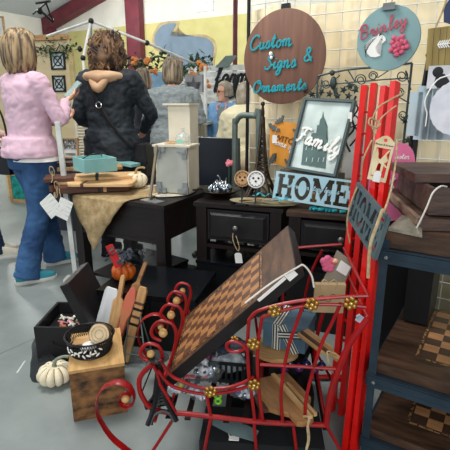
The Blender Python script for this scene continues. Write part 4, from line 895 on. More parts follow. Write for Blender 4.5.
# HOME board: letters cut through
P=Pl(at(312.5,190,2.38),-27,-12,3.0)
a=P.l(274,168.6);b=P.l(351,179);c=P.l(350.5,212);d=P.l(272,193); w=((b-a).length+(c-d).length)/2; h=((a-d).length+(b-c).length)/2
r=thing('home_sign','powder blue board with HOME cut out of it, on the drawer tables','sign',P.M)
sh=MB(); sh.box((0,0,0),(w,.012,h)); me=sh.mesh('b'); tm=homecut(w*.93,h*.84)
bm_=boolean(me,tm); meobj('board',bm_,powder,r)
m=scriptmesh('where our story begins',h*.19,h*.013,sp=1.02,smooth=3)
m.xf(T(0,-.003,-.004)); m.obj('script_lettering',powder,r)
m=MB(); m.bar((0,.03,-h*.1),(0,.10,-h/2),.02,.01); m.obj('easel_strut',pine,r,smooth=None)
# orange witch sign
P=Pl(at(290,145,2.72),-27,-10,6)
r=thing('orange_sign','orange arched WITCHES sign with grey bats behind the wire tower','sign',P.M)
pts=[P.uv(*p) for p in((270,163),(270,128),(276,122),(286,122),(297,124),(304,128),(308,134),(314,166),(296,169))]
m=MB(); m.prism(pts,-.006,.006); m.obj('board',mat('orange_board',(222,150,52),.6,col2=(206,132,40),scale=6),r,smooth=None)
mg=mat('bat_grey',(98,104,100),.7)
textobj('WITCHES',.048,.003,mat('brown_letters',(92,52,26),.7),r,(P.uv(287,141)[0]+.02,-.008,P.uv(287,141)[1]),roll=8)
m=scriptmesh('hitchen',.042,.0026,smooth=3) if 0 else scriptmesh('home of the',.04,.0028,smooth=3); m.xf(RY(10)); m.xf(T(P.uv(288,149)[0],-.009,P.uv(288,149)[1])); m.obj('script_lettering',paper,r)
def bat(px,py,k,a=0):
    c=P.uv(px,py); m=MB(); sh_=[(-1,.15),(-.75,.5),(-.35,.25),(-.2,.5),(-.08,.32),(.08,.32),(.2,.5),(.35,.25),(.75,.5),(1,.15),(.7,.1),(.5,-.2),(.25,-.02),(0,-.4),(-.25,-.02),(-.5,-.2),(-.7,.1)]
    ca,sa=math.cos(a),math.sin(a); m.prism([(c[0]+k*(x*ca-z*sa),c[1]+k*(x*sa+z*ca)) for x,z in sh_],-.014,-.007); m.obj('bat',mg,r,smooth=None)
bat(274,129,.045,-.4); bat(281,121,.038,.9); bat(296,131,.022); bat(295,139,.016); bat(274,160,.045,1.2); bat(287,162,.022,-.6)
tabletag(274.5,139,2.66,'small white tag hanging on the orange arched sign',w=.028,h=.048,string=[(277,127,2.68),(276,131,2.67),(275,135,2.662)])
# framed Family print
P=Pl((.533,2.5,1.07),-41.9,-17.4,2.9); w,h=.319,.417
r=thing('framed_print','grey-framed white word print with a green skyline silhouette, leaning over the HOME board','picture',P.M)
m=MB(); m.box((0,.004,0),(w,.008,h)); m.obj('panel',mat('pale_mint_panel',(206,220,214),.6),r,smooth=None)
m=MB(); t=.014; sg=mat('slate_green_frame',(70,86,88),.5)
for sx in(-1,1): m.box((sx*(w/2-t/2),-.004,0),(t,.03,h)); m.box((0,-.004,sx*(h/2-t/2)),(w-2*t,.03,t))
m.obj('frame',sg,r,smooth=None)
m=MB(); U=lambda px,py:P.uv(px,py)
m.prism([U(*p) for p in((301.5,164.5),(325.5,168.5),(328,140),(326.5,139.5),(327.5,126.5),(325.5,125.5),(325.5,120),(324,117),(323.2,111.5),(322.4,117),(320.3,120),(319.5,125),(317.5,125.5),(316.5,133),(312,133.5),(311,138),(304.5,138.5))],-.004,-.001); m.obj('skyline_silhouette',mat('grey_green_ink',(88,112,108),.7),r,smooth=None)
m=MB()
for px in (307,313,319,324):
    for py in (148,160): a=U(px,py); m.box((a[0],-.0055,a[1]),(.004,.002,.026))
m.obj('window_marks',mat('pale_mint_panel',(206,220,214),.6),r,smooth=None)
m=scriptmesh('Family',.088,.007,flat=.6,sp=1.12); a=U(318,143); m.xf(T(a[0]+.0,-.010,a[1]-.028)@RY(10)); m.obj('script_lettering',paper,r)
m=MB(); m.bar((0,.01,h*.2),(0,.16,-h/2+.02),.025,.01); m.obj('easel_strut',pine,r,smooth=None)
m=MB(); q=P.M@Vector((0,.0,-h/2)); m.box((0,0,0),(.36,.12,q.z-TZ-.004)); tag(m.obj('display_riser',mat('grey_brown_riser',(92,84,72),.7),M=T(q.x+.02,q.y+.09,(q.z+TZ)/2)@RZ(-40),smooth=None),'low riser behind the HOME board carrying the framed print','riser')  # riser in one even grey-brown colour
tabletag(350,117,2.40,'small white tag on the right edge of the framed word print',w=.022,h=.05,yaw=-40)
# ---------------------------------------------------------------- wire grid wall with canvas
GP=Pl((.17,3.08,0),-33)
r=thing('grid_wall','white wire grid wall hung with cream canvas behind the table signs','grid wall',GP.M)
gh=2.15; gl=2.6
wire=mat('white_wire',(232,230,220),.5)
m=MB(); 
for k in range(27): m.tube([(k*.1,0,.05),(k*.1,0,gh)],.0032,n=5)
m.obj('upright_wires',wire,r); m=MB()
for k in range(22): m.tube([(0,-.006,.05+k*.1),(gl,-.006,.05+k*.1)],.0032,n=5)
m.obj('cross_wires',wire,r)
m=MB(); n=70; A=[];B=[]; zt=GP.l(252,9).z
for k in range(n+1):
    x=-.03+(gl+.03)*k/n; y=.05+.012*math.sin(k*.9)+.008*math.sin(k*2.3); A.append(Vector((x,y,zt+.01*math.sin(k*.35)))); B.append(Vector((x,y+.01*math.sin(k),.04)))
m.faces(A+B,[(k,k+1,n+2+k,n+1+k) for k in range(n)]); cv=m.obj('canvas_cover',mat('cream_canvas',(226,212,180),.9,col2=(212,196,158),scale=3,bump=.2,bscale=14),r)
so=cv.modifiers.new('t','SOLIDIFY'); so.thickness=.004
m=MB(); m.tube([(-.02,.0,0),(-.02,.0,2.3)],.012,n=8); m.tube([(gl,.0,0),(gl,.0,2.3)],.012,n=8); m.obj('post',black,r)
def clip(px,py,Y,label,yaw=-33,group=None):
    r=thing('bulldog_clip',label,'clip',Pl(at(px,py,Y),yaw).M); m=MB(); m.prism([(-.03,0),(.03,0),(.026,.03),(-.026,.03)],-.012,.008); m.obj('jaws',black if 'dark' in label else mat('chrome',(200,205,205),.2,metal=1),r,smooth=None)
    m=MB(); m.tube([(-.012,-.01,.03),(-.014,-.014,.05),(0,-.016,.058),(.014,-.014,.05),(.012,-.01,.03)],.0022,n=6,k=3); m.obj('lever',mat('chrome',(200,205,205),.2,metal=1),r)
clip(286,9,2.92,'dark bulldog clip above the brown wooden disc')
# brown disc
def disc_sign(name,label,px,py,Y,yaw,R,m_,sq=1.0,th=.012,roll=0):
    P=Pl(at(px,py,Y),yaw,0,roll); r=thing(name,label,'sign',P.M); m=MB(); m.lathe([(.001,-th/2),(R*.985,-th/2),(R,-th/3),(R,th/3),(R*.985,th/2),(.001,th/2)],64,M=RX(90)); m.xf(Matrix.Diagonal((sq,1,1,1))); m.obj('disc',m_,r); return r,P
brownd=wood('reddish_brown_disc',(126,88,70),(104,70,56),scale=3,stretch=(8,8,1),rough=.6)
r,P=disc_sign('round_sign','large round brown wooden sign with teal cursive words on the grid wall',283,57.5,2.78,-33,.266,brownd)
for t,px,py,sz,rr in (('Custom',271.5,42,.086,8),('Signs',281,62,.088,9),('&',309,55,.08,8),('Ornaments',279.5,86,.074,8)):
    q=P.l(px,py); m=scriptmesh(t,sz*.92,.0064,flat=.6,sp=1.08); m.xf(RY(-2)); m.xf(T(q.x,-.012,q.z-sz*.42)); m.obj('cursive_word',tealb,r)
q=P.l(272,54); m=MB(); m.ball((q.x,-.018,q.z),.013,10,(1,.5,1)); m.ball((q.x+.004,-.018,q.z-.022),.011,10,(1,.5,1)); m.obj('white_blossom',paper,r)
# Brinley disc
r,P=disc_sign('round_sign','round pale teal name sign with a unicorn and a pink rose',388,38.5,2.28,-33,.148,mat('dusty_teal',(132,164,164),.6,col2=(124,155,156),scale=8))
m=scriptmesh('Brinley',.062,.0036,flat=.6,sp=1.15); q=P.l(384,26); m.xf(RY(-14)); m.xf(T(q.x,-.011,q.z-.03)); m.obj('cursive_name',mat('rose_letters',(198,86,104),.6),r)
U=lambda px,py:P.uv(px,py)
m=MB(); ho=[(382.5,44),(386.5,40.5),(386,38),(383.5,35.5),(381,35.5),(379,33.5),(378,36.5),(374,38),(370,41),(367,44),(366,49),(368,54),(371,57),(376,57.5),(381,56),(377,52),(376,48),(379,46)]
m.prism([U(*p) for p in ho],-.012,-.007); m.obj('unicorn_head',paper,r,smooth=None)
m=MB(); 
for c in(((380,36),(383,31.5)),): m.tube([Vector((U(*c[0])[0],-.011,U(*c[0])[1])),Vector((U(*c[1])[0],-.011,U(*c[1])[1]))],[.004,.001],n=6)
for k in range(5):
    c=[(377-k*1.6,38+k*1.5),(371-k*.8,41+k*2.2),(367-k*.2,45+k*2.2),(364.5+k*.6,48+k*2.4)]; m.tube([Vector((U(*p)[0],-.012,U(*p)[1])) for p in c],.0013,n=5,k=4)
m.tube([Vector((U(382,39.5)[0],-.013,U(382,39.5)[1])),Vector((U(383,40.2)[0],-.013,U(383,40.2)[1]))],.002,n=5); m.obj('unicorn_outline',ink,r)
m=MB(); c=Vector((*U(399.5,45.5),0))
for i in range(16):
    t=i*2.4; rr=.010*math.sqrt(i); m.ball((c.x+rr*math.cos(t)*1.1,-.014,c.y+rr*math.sin(t)*1.1),.014,8,(1,.5,.8),RY(t*60))
m.obj('rose',mat('rose_pink_felt',(216,104,128),.9,col2=(188,76,102),scale=60),r)
clip(389,10,2.27,'chrome bulldog clip holding the round pale teal sign')
# grey steel arch
q=at(235,180,2.98); q2=at(236,128,2.98); m=MB(); x2=at(262,125,2.86)
m.tube([(q.x,3.09,0),(q.x,3.09,1.05),(q.x+.005,3.085,1.12),(q.x+.035,3.06,1.165),(q.x+.08,3.04,1.17),(x2.x-.03,3.0,1.165),(x2.x-.01,2.99,1.12),(x2.x-.01,2.99,0)],.02,n=12,k=4)
tag(m.obj('steel_arch',greyg),'grey-green steel tube arch behind the wire tower','frame')
# black chair
q=at(214,170,3.35); CM=T(q.x,q.y,0)@RZ(-25); r=thing('office_chair','black padded chair behind the silver pumpkins, in front of the blue cardigan','chair',CM)
m=MB(); m.box((0,0,.82),(.42,.08,.36),taper=.94); m.bevel(.038,4); m.obj('backrest',mat('black_vinyl',(24,30,40),.4),r); m=MB(); m.box((0,.22,.5),(.46,.44,.08)); m.bevel(.03,3); m.obj('seat',mat('black_vinyl',(24,30,40),.4),r)
m=MB(); m.tube([(0,.0,.65),(0,.03,.5),(0,.2,.44),(0,.2,.1)],.022,n=8,k=3); m.obj('column',black,r)
for k in range(5):
    a=k*2*PI/5; m=MB(); m.tube([(0,.2,.1),(.26*math.cos(a),.2+.26*math.sin(a),.045)],[.022,.014],n=8); l=m.obj('leg',black,r); m=MB(); m.ball((.26*math.cos(a),.2+.26*math.sin(a),.025),.024,10); m.obj('caster',blackp,l)
# ornate iron headboard-like trellis behind the frames
TP=Pl((.42,2.72,0),-33)
r=thing('iron_trellis','ornate grey iron scroll trellis with bird and leaves behind the red ladders','trellis',TP.M)
U=lambda px,py:TP.l(px,py)
iron=mat('grey_green_iron',(66,80,78),.5,metal=.5)
def line(m,ps,rr=.004,k=6): m.tube([U(*p)+Vector((0,0,0)) for p in ps],rr,n=6,k=k)
m=MB(); tr=U(412,64); tl=U(322,75); line(m,[(318,76),(345,70),(378,67),(412,63)],.006,3); line(m,[(318,86),(345,83),(378,80),(409,78)],.004,3)
for px,a in((412,63),(318,76)): q=U(px,a); m.tube([q,(q.x,0,TZ+.002)],.006,n=8)
m.obj('frame_rods',iron,r)
m=MB()
def scroll(cx,cy,R_,sgn=1,st=0,turns=1.6,tail=None):
    ps=[]
    for i in range(int(turns*10)+1):
        t=st+sgn*i*2*PI/10; q=R_*(1-.62*i/(turns*10)); ps.append(U(cx+q*math.cos(t),cy+q*math.sin(t)))
    if tail: ps=[U(*tail)]+ps
    m.tube(ps,.0032,n=6,k=3)
scroll(361,80,6,1,PI*.9,tail=(348,70)); scroll(373,76,5,-1,PI*.1,tail=(392,68)); scroll(402,76,6,1,-PI*.3,tail=(411,90)); scroll(353,88,4,-1,0,tail=(345,80)); scroll(399,92,5,-1,PI*.5,tail=(411,104)); scroll(326,84,4.5,1,0,tail=(340,75)); scroll(316,96,4,1,0,tail=(322,80)); scroll(403,115,5,1,0,tail=(411,128))
m.obj('scrolls',iron,r)
m=MB(); m.ball(U(334,83)+Vector((0,-.01,0)),.028,12,(.7,.6,1.3)); m.ball(U(333,73)+Vector((0,-.012,0)),.016,10); m.tube([U(330.5,73),U(328,74)],[.006,.001],n=6); m.tube([U(335,88),U(336,98)],[.014,.004],n=6); m.obj('bird',iron,r)
random.seed(5)
for k,(px,py) in enumerate(((344,90),(350,86),(322,92),(312,94),(356,90),(306,90),(349,96),(408,140),(405,120),(330,94),(338,96))):
    m=MB(); c=U(px,py)+Vector((0,-.012,0)); a=random.uniform(0,6)
    m.faces([c+Vector((.024*math.cos(a+t),-.004 if i%2 else .0,.024*math.sin(a+t)))*1.0 if i%2==0 else c+Vector((.011*math.cos(a+t),.004,.011*math.sin(a+t))) for i,t in enumerate([j*PI/5 for j in range(10)])]+[c+Vector((0,-.006,0)),c+Vector((0,.006,0))],[(i,(i+1)%10,10) for i in range(10)]+[((i+1)%10,i,11) for i in range(10)]); m.obj('iron_leaf',iron,r,smooth=None)
# dark script wall hanging left of the ladders
P=Pl(at(352,130,2.46),-30,0,12); 
m=MB(); random.seed(8)
m.tube([P.l(356,96),P.l(350,112),P.l(354,128),P.l(346,140),P.l(350,152)],.006,n=6,k=6); m.tube([P.l(350,100),P.l(358,108),P.l(352,120),P.l(358,134),P.l(350,146)],.005,n=6,k=6); m.tube([P.l(346,118),P.l(356,116),P.l(358,124),P.l(348,128)],.004,n=6,k=6)
o=m.obj('scroll_hanging',ink,M=P.M); tag(o,'dark curly metal piece between the framed print and red ladders','ornament')
m=MB(); P2=Pl(at(352,130,2.52),-30,0,0); m.prism([P2.uv(*p) for p in((340,178),(352,105),(366,105),(362,178))],0,.01); tag(m.obj('white_board',paper,M=P2.M,smooth=None),'white patterned board behind the dark curly piece','board')
# ---------------------------------------------------------------- steel shelf unit and game boards
SX,SY=.485,1.30; SM=T(SX,SY,0)@RZ(-33); SW,SD=1.0,.62
r=thing('shelf_unit','blue-grey steel shelf unit holding the checkered game boards at the right','shelf',SM)
def angle(x,y,sx,sy,h):
    m=MB(); m.box((x+sx*.0125,y,h/2),(.025,.003,h)); m.box((x,y+sy*.0125,h/2),(.003,.025,h)); return m
lipm=0
for x,y,sx,sy in((0,0,1,1),(SW,0,-1,1),(0,SD,1,-1),(SW,SD,-1,-1)): angle(x,y,sx,sy,.845).obj('post',steelb,r,smooth=None)
for z in(.79,.345,.09):
    m=MB()
    for y in(-.004,SD+.004): m.box((SW/2,y,z),(SW,.006,.040)); m.box((SW/2,y+(.012 if y<.1 else -.012),z+.024),(SW,.03,.004)); m.box((SW/2,y,z-.006),(SW,.009,.006)); m.box((SW/2,y+(.008 if y<.1 else -.008),z-.019),(SW,.02,.004))
    for x in(-.004,SW+.004): m.box((x,SD/2,z),(.006,SD,.040)); m.box((x+(.012 if x<.1 else -.012),SD/2,z+.024),(.03,SD,.004))
    m.obj('beam',steelb,r,smooth=None)
    m=MB(); m.box((SW/2,SD/2,z+.0165),(SW-.02,SD-.02,.010)); m.obj('shelf_panel',mat('dark_particle_board',(52,42,36),.7),r,smooth=None)
for z in(.79,.345):
    for x in(.02,): m=MB(); m.lathe([(.001,0),(.006,0),(.006,.004),(.001,.005)],8,M=RX(90),c=(x,-.006,z)); m.obj('bolt',mat('chrome',(200,205,205),.2,metal=1),r)
# game boards
ckd=checker('walnut_maple_squares',(176,128,84),(66,46,34),.05); strip=mat('inlay_strip',(150,112,70),.5,col2=(60,42,30),scale=90,contrast=(.48,.52))
bwood=wood('dark_walnut_board',(84,60,44),(40,29,22),scale=4,stretch=(2,9,9),rough=.38)
def game_board(label,M,w,d,th,sq=.04,n=8,nx=None,frame=bwood,ck=ckd,off=(0,0),group=None,ends=True,cat='game board',edge=None):
    """board lying in local xy, top face at z=th; squares start at off from its middle"""
    r=thing('game_board',label,cat,M,group)
    m=MB(); m.box((0,0,th/2),(w,d,th)); m.bevel(.003,1); m.obj('board',frame,r,smooth=None)
    cx,cy=off; h=n*sq/2; hx=(nx or n)*sq/2
    m=MB(); m.box((0,0,.0008),(2*hx,2*h,.0016)); o=m.obj('checkered_field',ck,r,smooth=None,M=T(cx,cy,th))
    m=MB()
    for s_ in(-1,1):
        m.box((cx+s_*(hx+.010),cy,th+.0006),(.008,2*h+.028,.0012)); m.box((cx,cy+s_*(h+.010),th+.0006),(2*hx+.012,.008,.0012))
    m.obj('inlay_border',strip,r,smooth=None); return r
game_board('checkered game board on the middle shelf of the steel unit',SM@T(.285,.285,.373),.55,.54,.038,sq=.05,off=(.05,.045))
game_board('checkered game board on the lowest shelf of the steel unit',SM@T(.285,.285,.118),.55,.54,.03,sq=.05,off=(.05,.045))
# dark boards and cases on the top shelf
ztop_s=.818
m=MB(); m.box((0,0,.024),(.72,.60,.048)); m.bevel(.004,1); o=m.obj('game_board',bwood,M=SM@T(.37,.31,ztop_s),smooth=None); tag(o,'thick dark board lying flat on the top shelf under the wooden cases','game board')
zb=ztop_s+.049
m=MB(); q=[gz(*p,zb) for p in((388,231),(422,238),(420,218),(407,212))]; c=sum(q,Vector())/4
V=[p-c for p in q]; V2=[v*1.0+Vector((noise.noise(v*30)*.006,0,.006+.01*abs(noise.noise(v*20)))) for v in V]; mid=Vector((0,0,.022))
m.faces(V+V2+[mid],[(0,1,2,3)]+[(i,(i+1)%4,4+(i+1)%4,4+i) for i in range(4)]+[(4+i,4+(i+1)%4,8) for i in range(4)]); tag(m.obj('plastic_wrap',mat('wrap_film',(190,184,168),.15,alpha=.55,spec=1,col2=(150,144,128),scale=20),M=T(c+Vector((0,0,.001))),smooth=None),'sheet of clear plastic wrap on the dark board by the wooden cases','wrap')
KM=T(.603,1.315,zb+.001)@RZ(-8)
wcase=wood('weathered_dark_case',(96,72,60),(48,36,32),scale=4,stretch=(2,9,9),rough=.5)
worn=wood('worn_edge',(150,126,106),(98,78,64),scale=8,stretch=(9,2,9),rough=.6)
r=thing('wooden_case','lower dark wooden case with a worn pale edge on the top shelf','case',KM)
m=MB(); m.box((.17,.25,.018),(.34,.50,.036)); m.bevel(.003,1); m.obj('case_body',wcase,r,smooth=None); m=MB(); m.bar((-.004,-.002,.030),(-.004,.50,.030),.016,.022); m.obj('worn_rim',worn,r,smooth=None)
r=open_box('wooden_case','open dark wooden case stacked on the worn edged case',KM@T(.195,.235,.044),.33,.42,.085,.014,wcase,cat='case')
m=MB(); m.box((0,0,.014),(.40,.30,.028)); m.bevel(.003,1); tag(m.obj('game_board',wcase,M=KM@T(.19,.27,.1325)@RZ(4),smooth=None),'dark wooden slab lying across the open case, topmost of the stack','board')
m=MB(); m.tube([KM@Vector(p) for p in((.075,.03,.134),(.05,.01,.138),(.026,-.004,.12),(.012,-.012,.08),(.0,-.015,.045),(-.012,-.016,.012))],.0028,n=6,k=5); tag(m.obj('string',mat('white_string',(222,216,204),.8)),'white string hanging over the corner of the open wooden case','string')
# dark stock and wire racks inside the unit
m=MB(); m.box((0,0,.17),(.09,.22,.33)); tag(m.obj('storage_box',blackp,M=SM@T(.075,.47,.415),smooth=None),'tall black box standing at the back of the middle shelf','box')
r=thing('wire_rack','small white wire rack behind the middle shelf of the steel unit','rack',SM@T(.47,.50,.373))
m=MB()
for k in range(3): m.tube([(-.10+k*.1,0,0),(-.10+k*.1,0,.36)],.003,n=6)
m.obj('upright_wires',white,r); m=MB()
for k in range(4): m.tube([(-.10,0,.06+k*.09),(.10,0,.06+k*.09)],.003,n=6)
m.obj('cross_wires',white,r)
# ---------------------------------------------------------------- red ladders
def ladder(label,bl,br,tl,tr,Yb,Yt,m_,step=.085,w=.022):
    A=at(*bl,Yb);B=at(*br,Yb-.02);C=at(*tl,Yt);D=at(*tr,Yt-.02); 
    for p,q in((A,C),(B,D)):
        k=(p.z-.003)/(p.z-q.z); p+= (q-p)*k
    c=(A+B)/2; r=thing('ladder',label,'ladder',T(c))
    up=(C-A).normalized(); side=(B-A).normalized(); nn=up.cross(side)
    for p,q in((A,C),(B,D)): m=MB(); m.bar(p-c,q-c,w,.036,up=nn); m.obj('rail',m_,r,smooth=None)
    L_=(C-A).length; k=.05
    while k<L_-.03:
        a=A+(C-A)*(k/L_); b=B+(D-B)*(k/L_); m=MB(); m.bar(a-c,b-c,.009,.009); m.obj('rung',m_,r,smooth=None); k+=step
    return r
ladder('nearer bright red narrow ladder beside the steel shelf post',(346.5,450),(354.5,450),(385.5,87),(395.5,82),1.345,1.62,redb,w=.020)
ladder('farther bright red narrow ladder behind the nearer red ladder',(332,408),(342,408),(365,86),(374.5,84),1.58,1.86,redb,w=.022)
# wooden luggage style tag with cut-out
P=Pl((.522,1.475,1.067),-30.3,2.1,7.9); r=thing('wooden_tag','pale wooden cut-out tag hanging on the red ladders by jute','tag',P.M)
w,h=.062,.145; out=[(-w/2,-h/2),(w/2,-h/2),(w/2,h/2-.012),(w*.2,h/2+.004),(0,h/2+.008),(-w*.2,h/2+.004),(-w/2,h/2-.012)]
sh=MB(); sh.prism(out,-.003,.003); me=sh.mesh('b'); ct=MB(); ct.box((0,0,-.010),(w*.74,.03,h*.68)); ct.lathe([(.001,-.02),(.006,-.02),(.006,.02),(.001,.02)],12,M=RX(90),c=(0,0,h/2-.007)); meobj('frame',boolean(me,ct.mesh('c')),mat('pale_tag_wood',(234,216,176),.6,col2=(216,194,150),scale=20),r)
m=MB(); zz=-.010
m.prism([(-.022,zz-.045),(-.012,zz-.045),(-.008,zz-.01),(-.013,zz+.03),(-.02,zz+.045),(-.024,zz+.02)],-.003,.003); m.prism([(.004,zz-.048),(.010,zz-.048),(.012,zz),(.022,zz+.01),(.012,zz+.03),(.0,zz+.012),(-.012,zz+.004),(.004,zz-.004)],-.003,.003); m.bar((-.022,0,zz+.02),(.022,0,zz-.012),.004,.005); m.bar((-.018,0,zz-.02),(.02,0,zz+.045),.004,.005); m.obj('cut_out_figures',mat('pale_tag_wood',(234,216,176)),r,smooth=None)
textobj('Always & forever',.0085,.001,ink,r,(0,-.0038,h/2-.022))
m=MB(); m.prism([(-.012,-.075),(.012,-.075),(.012,-.045),(.005,-.037),(-.005,-.037),(-.012,-.045)],-.0075,-.006); m.obj('price_label',paper,r,smooth=None)
m=MB(); Mi=P.M.inverted(); 
for ps in ([(375,134,1.47),(372,122,1.50),(378,108,1.53),(390,100,1.55),(405,92,1.56)],[(375,134,1.47),(380,120,1.50),(388,112,1.52),(396,106,1.54)],[(376,128,1.46),(369,124,1.47),(371,118,1.49),(380,124,1.49),(376,128,1.465)]): m.tube([Mi@at(*q) for q in ps],.0028,n=6,k=6)
m.obj('jute_bow',twine,r)
# grey hanging HOME board
P=Pl((.471,1.42,.881),-88.7,-8.4,8.8); w,h=.327,.142
r=thing('home_sign','slate grey HOME cut-out board hanging edge-on from jute by the red ladders','sign',P.M)
sh=MB(); sh.box((0,0,0),(w,.012,h)); me=sh.mesh('b'); tm=homecut(w*.92,h*.80); slate=mat('slate_grey_paint',(78,94,98),.55,col2=(66,82,88),scale=9)
meobj('board',boolean(me,tm),slate,r)
m=MB(); m.box((0,0,0),(w*.9,.0115,h*.10)); m.obj('middle_band',slate,r,smooth=None)
m=MB(); a=P.Mi
m.tube([a@at(*q) for q in((361,180,1.53),(363,160,1.50),(372,140,1.50))],.003,n=6,k=4)
m.tube([a@at(*q) for q in((384,212,1.27),(391,190,1.34),(396,160,1.45),(397,140,1.52))],.003,n=6,k=4)
m.tube([a@at(*q) for q in((382,211,1.262),(377,225,1.255),(371,242,1.25),(369,258,1.245),(368,278,1.24))],.005,n=6,k=4)
m.tube([a@at(*q) for q in((359,184,1.56),(352,200,1.55),(347,222,1.55),(350,243,1.55))],.003,n=6,k=4)
m.ball(a@at(383,211,1.262),.008,8); m.obj('jute_cord',twine,r)
# pink rounded board with white script
P=Pl(at(404,172,1.84),-30,-4,-2); U=P.uv; r=thing('pink_sign','pink rounded board with white lettering behind the red ladders and cases','sign',P.M)
m=MB(); pts=[(368,215),(372,165),(378,158),(388,156),(392,146),(400,143),(409,146),(414,154),(415,168),(414,215)]; m.prism([(q.x,q.y) for q in catmull([Vector((*U(*p),0)) for p in pts],4,True)],-.006,.006); m.obj('board',mat('candy_pink',(226,120,160),.6,col2=(214,104,146),scale=5),r)
m=scriptmesh('sister',.024,.0013,smooth=3); m.xf(T(U(402,157)[0],-.008,U(402,157)[1]-.008)); m.obj('script_lettering',paper,r); m=MB(); m.bar(Vector((U(388,185)[0],-.008,U(388,185)[1])),Vector((U(396,178)[0],-.008,U(396,178)[1])),.006,.008); m.bar(Vector((U(388,176)[0],-.008,U(388,176)[1])),Vector((U(394,188)[0],-.008,U(394,188)[1])),.006,.008); m.obj('painted_marks',paper,r,smooth=None)
m=MB(); q=P.o; m.box((0,0,0),(.26,.10,q.z-.16)); tag(m.obj('display_stand',blackp,M=T(q.x+.04,q.y+.085,(q.z-.16)/2)@RZ(-30),smooth=None),'black stand behind the top shelf carrying the pink board','stand')
# ---------------------------------------------------------------- hanging things at the upper right
RP=Pl(at(425,80,1.95),-33)
U=RP.l
r=thing('display_rack','dark metal display rack with a hooked arm at the upper right','rack',RP.M)
m=MB(); q=U(424,40); q2=U(418,120); m.tube([(q2.x,0,-RP.o.z+.72),(q2.x,0,q2.z),(q2.x+.02,0,q.z)],.011,n=8); q3=U(411,140); m.tube([(q3.x-.0,0.02,-RP.o.z+.72),(q3.x,0.02,U(409,100).z)],.012,n=8); m.obj('upright',black,r)
m=MB(); m.tube([U(426,56),U(450,56),U(480,57)],.005,n=6); m.tube([U(426,56),U(432,47)],.005,n=6); m.obj('arm',black,r)
m=MB(); m.box((q2.x+.04,.03,-RP.o.z+.36),(.16,.14,.71)); m.obj('base',blackp,r,smooth=None)
P=Pl(at(445,48,1.86),-33,0,-3); U2=P.uv
r=thing('plank_sign','olive brown planked board with a pale arrow hanging at the upper right','sign',P.M)
x0,zt_=U2(428,29); x1,zb_=U2(478,66)
pm=wood('olive_plank',(158,136,78),(120,100,54),scale=5,stretch=(8,8,1))
m=MB(); n=8
for k in range(n): a=x0+(x1-x0)*k/n; m.box((a+(x1-x0)/n/2,0,(zt_+zb_)/2),((x1-x0)/n*.94,.01,zt_-zb_))
m.box(((x0+x1)/2,.008,(zt_+zb_)/2),(x1-x0,.006,(zt_-zb_)*.9)); m.obj('planks',pm,r,smooth=None)
m=MB(); a=U2(438,45); 
for k in range(5): m.bar((a[0]+k*.008,-.008,a[1]),(a[0]+.010+k*.008,-.008,a[1]+.014),.005,.004); m.bar((a[0]+k*.008,-.008,a[1]),(a[0]+.010+k*.008,-.008,a[1]-.014),.005,.004)
m.bar((a[0],-.008,a[1]),(a[0]+.16,-.008,a[1]+.004),.006,.004); m.obj('arrow',paper,r,smooth=None)
m=MB(); a=U2(435,29);b=U2(443,10); m.tube([(a[0],0,a[1]),(b[0],0,b[1]),(a[0]+.05,0,a[1]+.16)],.004,n=6); m.obj('twine_hanger',twine,r)
P=Pl(at(446,12,1.95),-33); m=MB(); m.prism([P.uv(*p) for p in((444,22),(444,8),(452,-4),(470,-4),(470,26),(450,24))],-.01,.01); tag(m.obj('navy_sign',mat('navy_paint',(44,58,92),.6),M=P.M,smooth=None),'navy blue shape hanging at the upper right corner','sign')
# white scalloped oval
P=Pl(at(448,110,1.72),-33,0,0); c=P.l(457,108); r=thing('scalloped_sign','large white scalloped oval board hanging at the right edge','sign',P.M)
m=MB(); a,b=.092,.098; pts=[]
for k in range(96): t=2*PI*k/96; s_=1+.03*abs(math.sin(t*12)); pts.append((c.x+a*s_*math.cos(t),c.z+b*s_*math.sin(t)))
m.prism(pts,-.005,.005); m.obj('board',mat('chalk_white',(222,222,228),.6,col2=(204,206,214),scale=20),r)
textobj('b',.12,.004,ink,r,(c.x+.035,-.007,c.z),bold=.003)
m=MB(); m.tube([(c.x-.10,-.008,c.z-.02),(c.x-.112,-.01,c.z+.03),(c.x-.08,-.008,c.z+.10),(c.x-.02,-.006,c.z+.14),(c.x+.0,.02,c.z+.30)],.0028,n=6,k=5); m.tube([(c.x-.10,-.008,c.z-.02),(c.x-.10,-.01,c.z-.07)],.0022,n=6); m.obj('hanging_string',paper,r)
P=Pl(at(428,100,1.90),-33); m=MB(); random.seed(2)
for k,(x_0,x_1,y0,y1) in enumerate(((411,419,92,136),(419,427,86,140),(427,435,82,140),(435,443,80,140),(443,452,80,140))):
    a=P.uv(x_0,y0);b=P.uv(x_1-.5,y1); m.box(((a[0]+b[0])/2,0,(a[1]+b[1])/2),(b[0]-a[0],.010,a[1]-b[1]))
a=P.uv(411,115);b=P.uv(452,125); m.box(((a[0]+b[0])/2,.009,(a[1]+b[1])/2),(b[0]-a[0],.008,.02)); tag(m.obj('picket_board',mat('pale_icy_blue',(196,214,220),.6,col2=(176,198,208),scale=8),M=P.M,smooth=None),'pale icy blue picket board behind the scalloped oval','board')
P=Pl(at(442,72,1.84),-33); r=thing('black_white_picture','black and white picture hanging under the planked arrow board','picture',P.M); m=MB(); a=P.uv(429,66);b=P.uv(470,88); m.box(((a[0]+b[0])/2,0,(a[1]+b[1])/2),(b[0]-a[0],.006,a[1]-b[1])); m.obj('panel',mat('grey_white_print',(214,214,218),.6),r,smooth=None)
m=MB(); a=P.uv(438,72); m.ball((a[0],-.004,a[1]),.02,10,(1,.15,1)); m.prism([P.uv(*p) for p in((434,84),(437,74),(445,74),(449,80),(452,88),(438,88))],-.006,-.004); m.obj('dark_figure',ink,r)
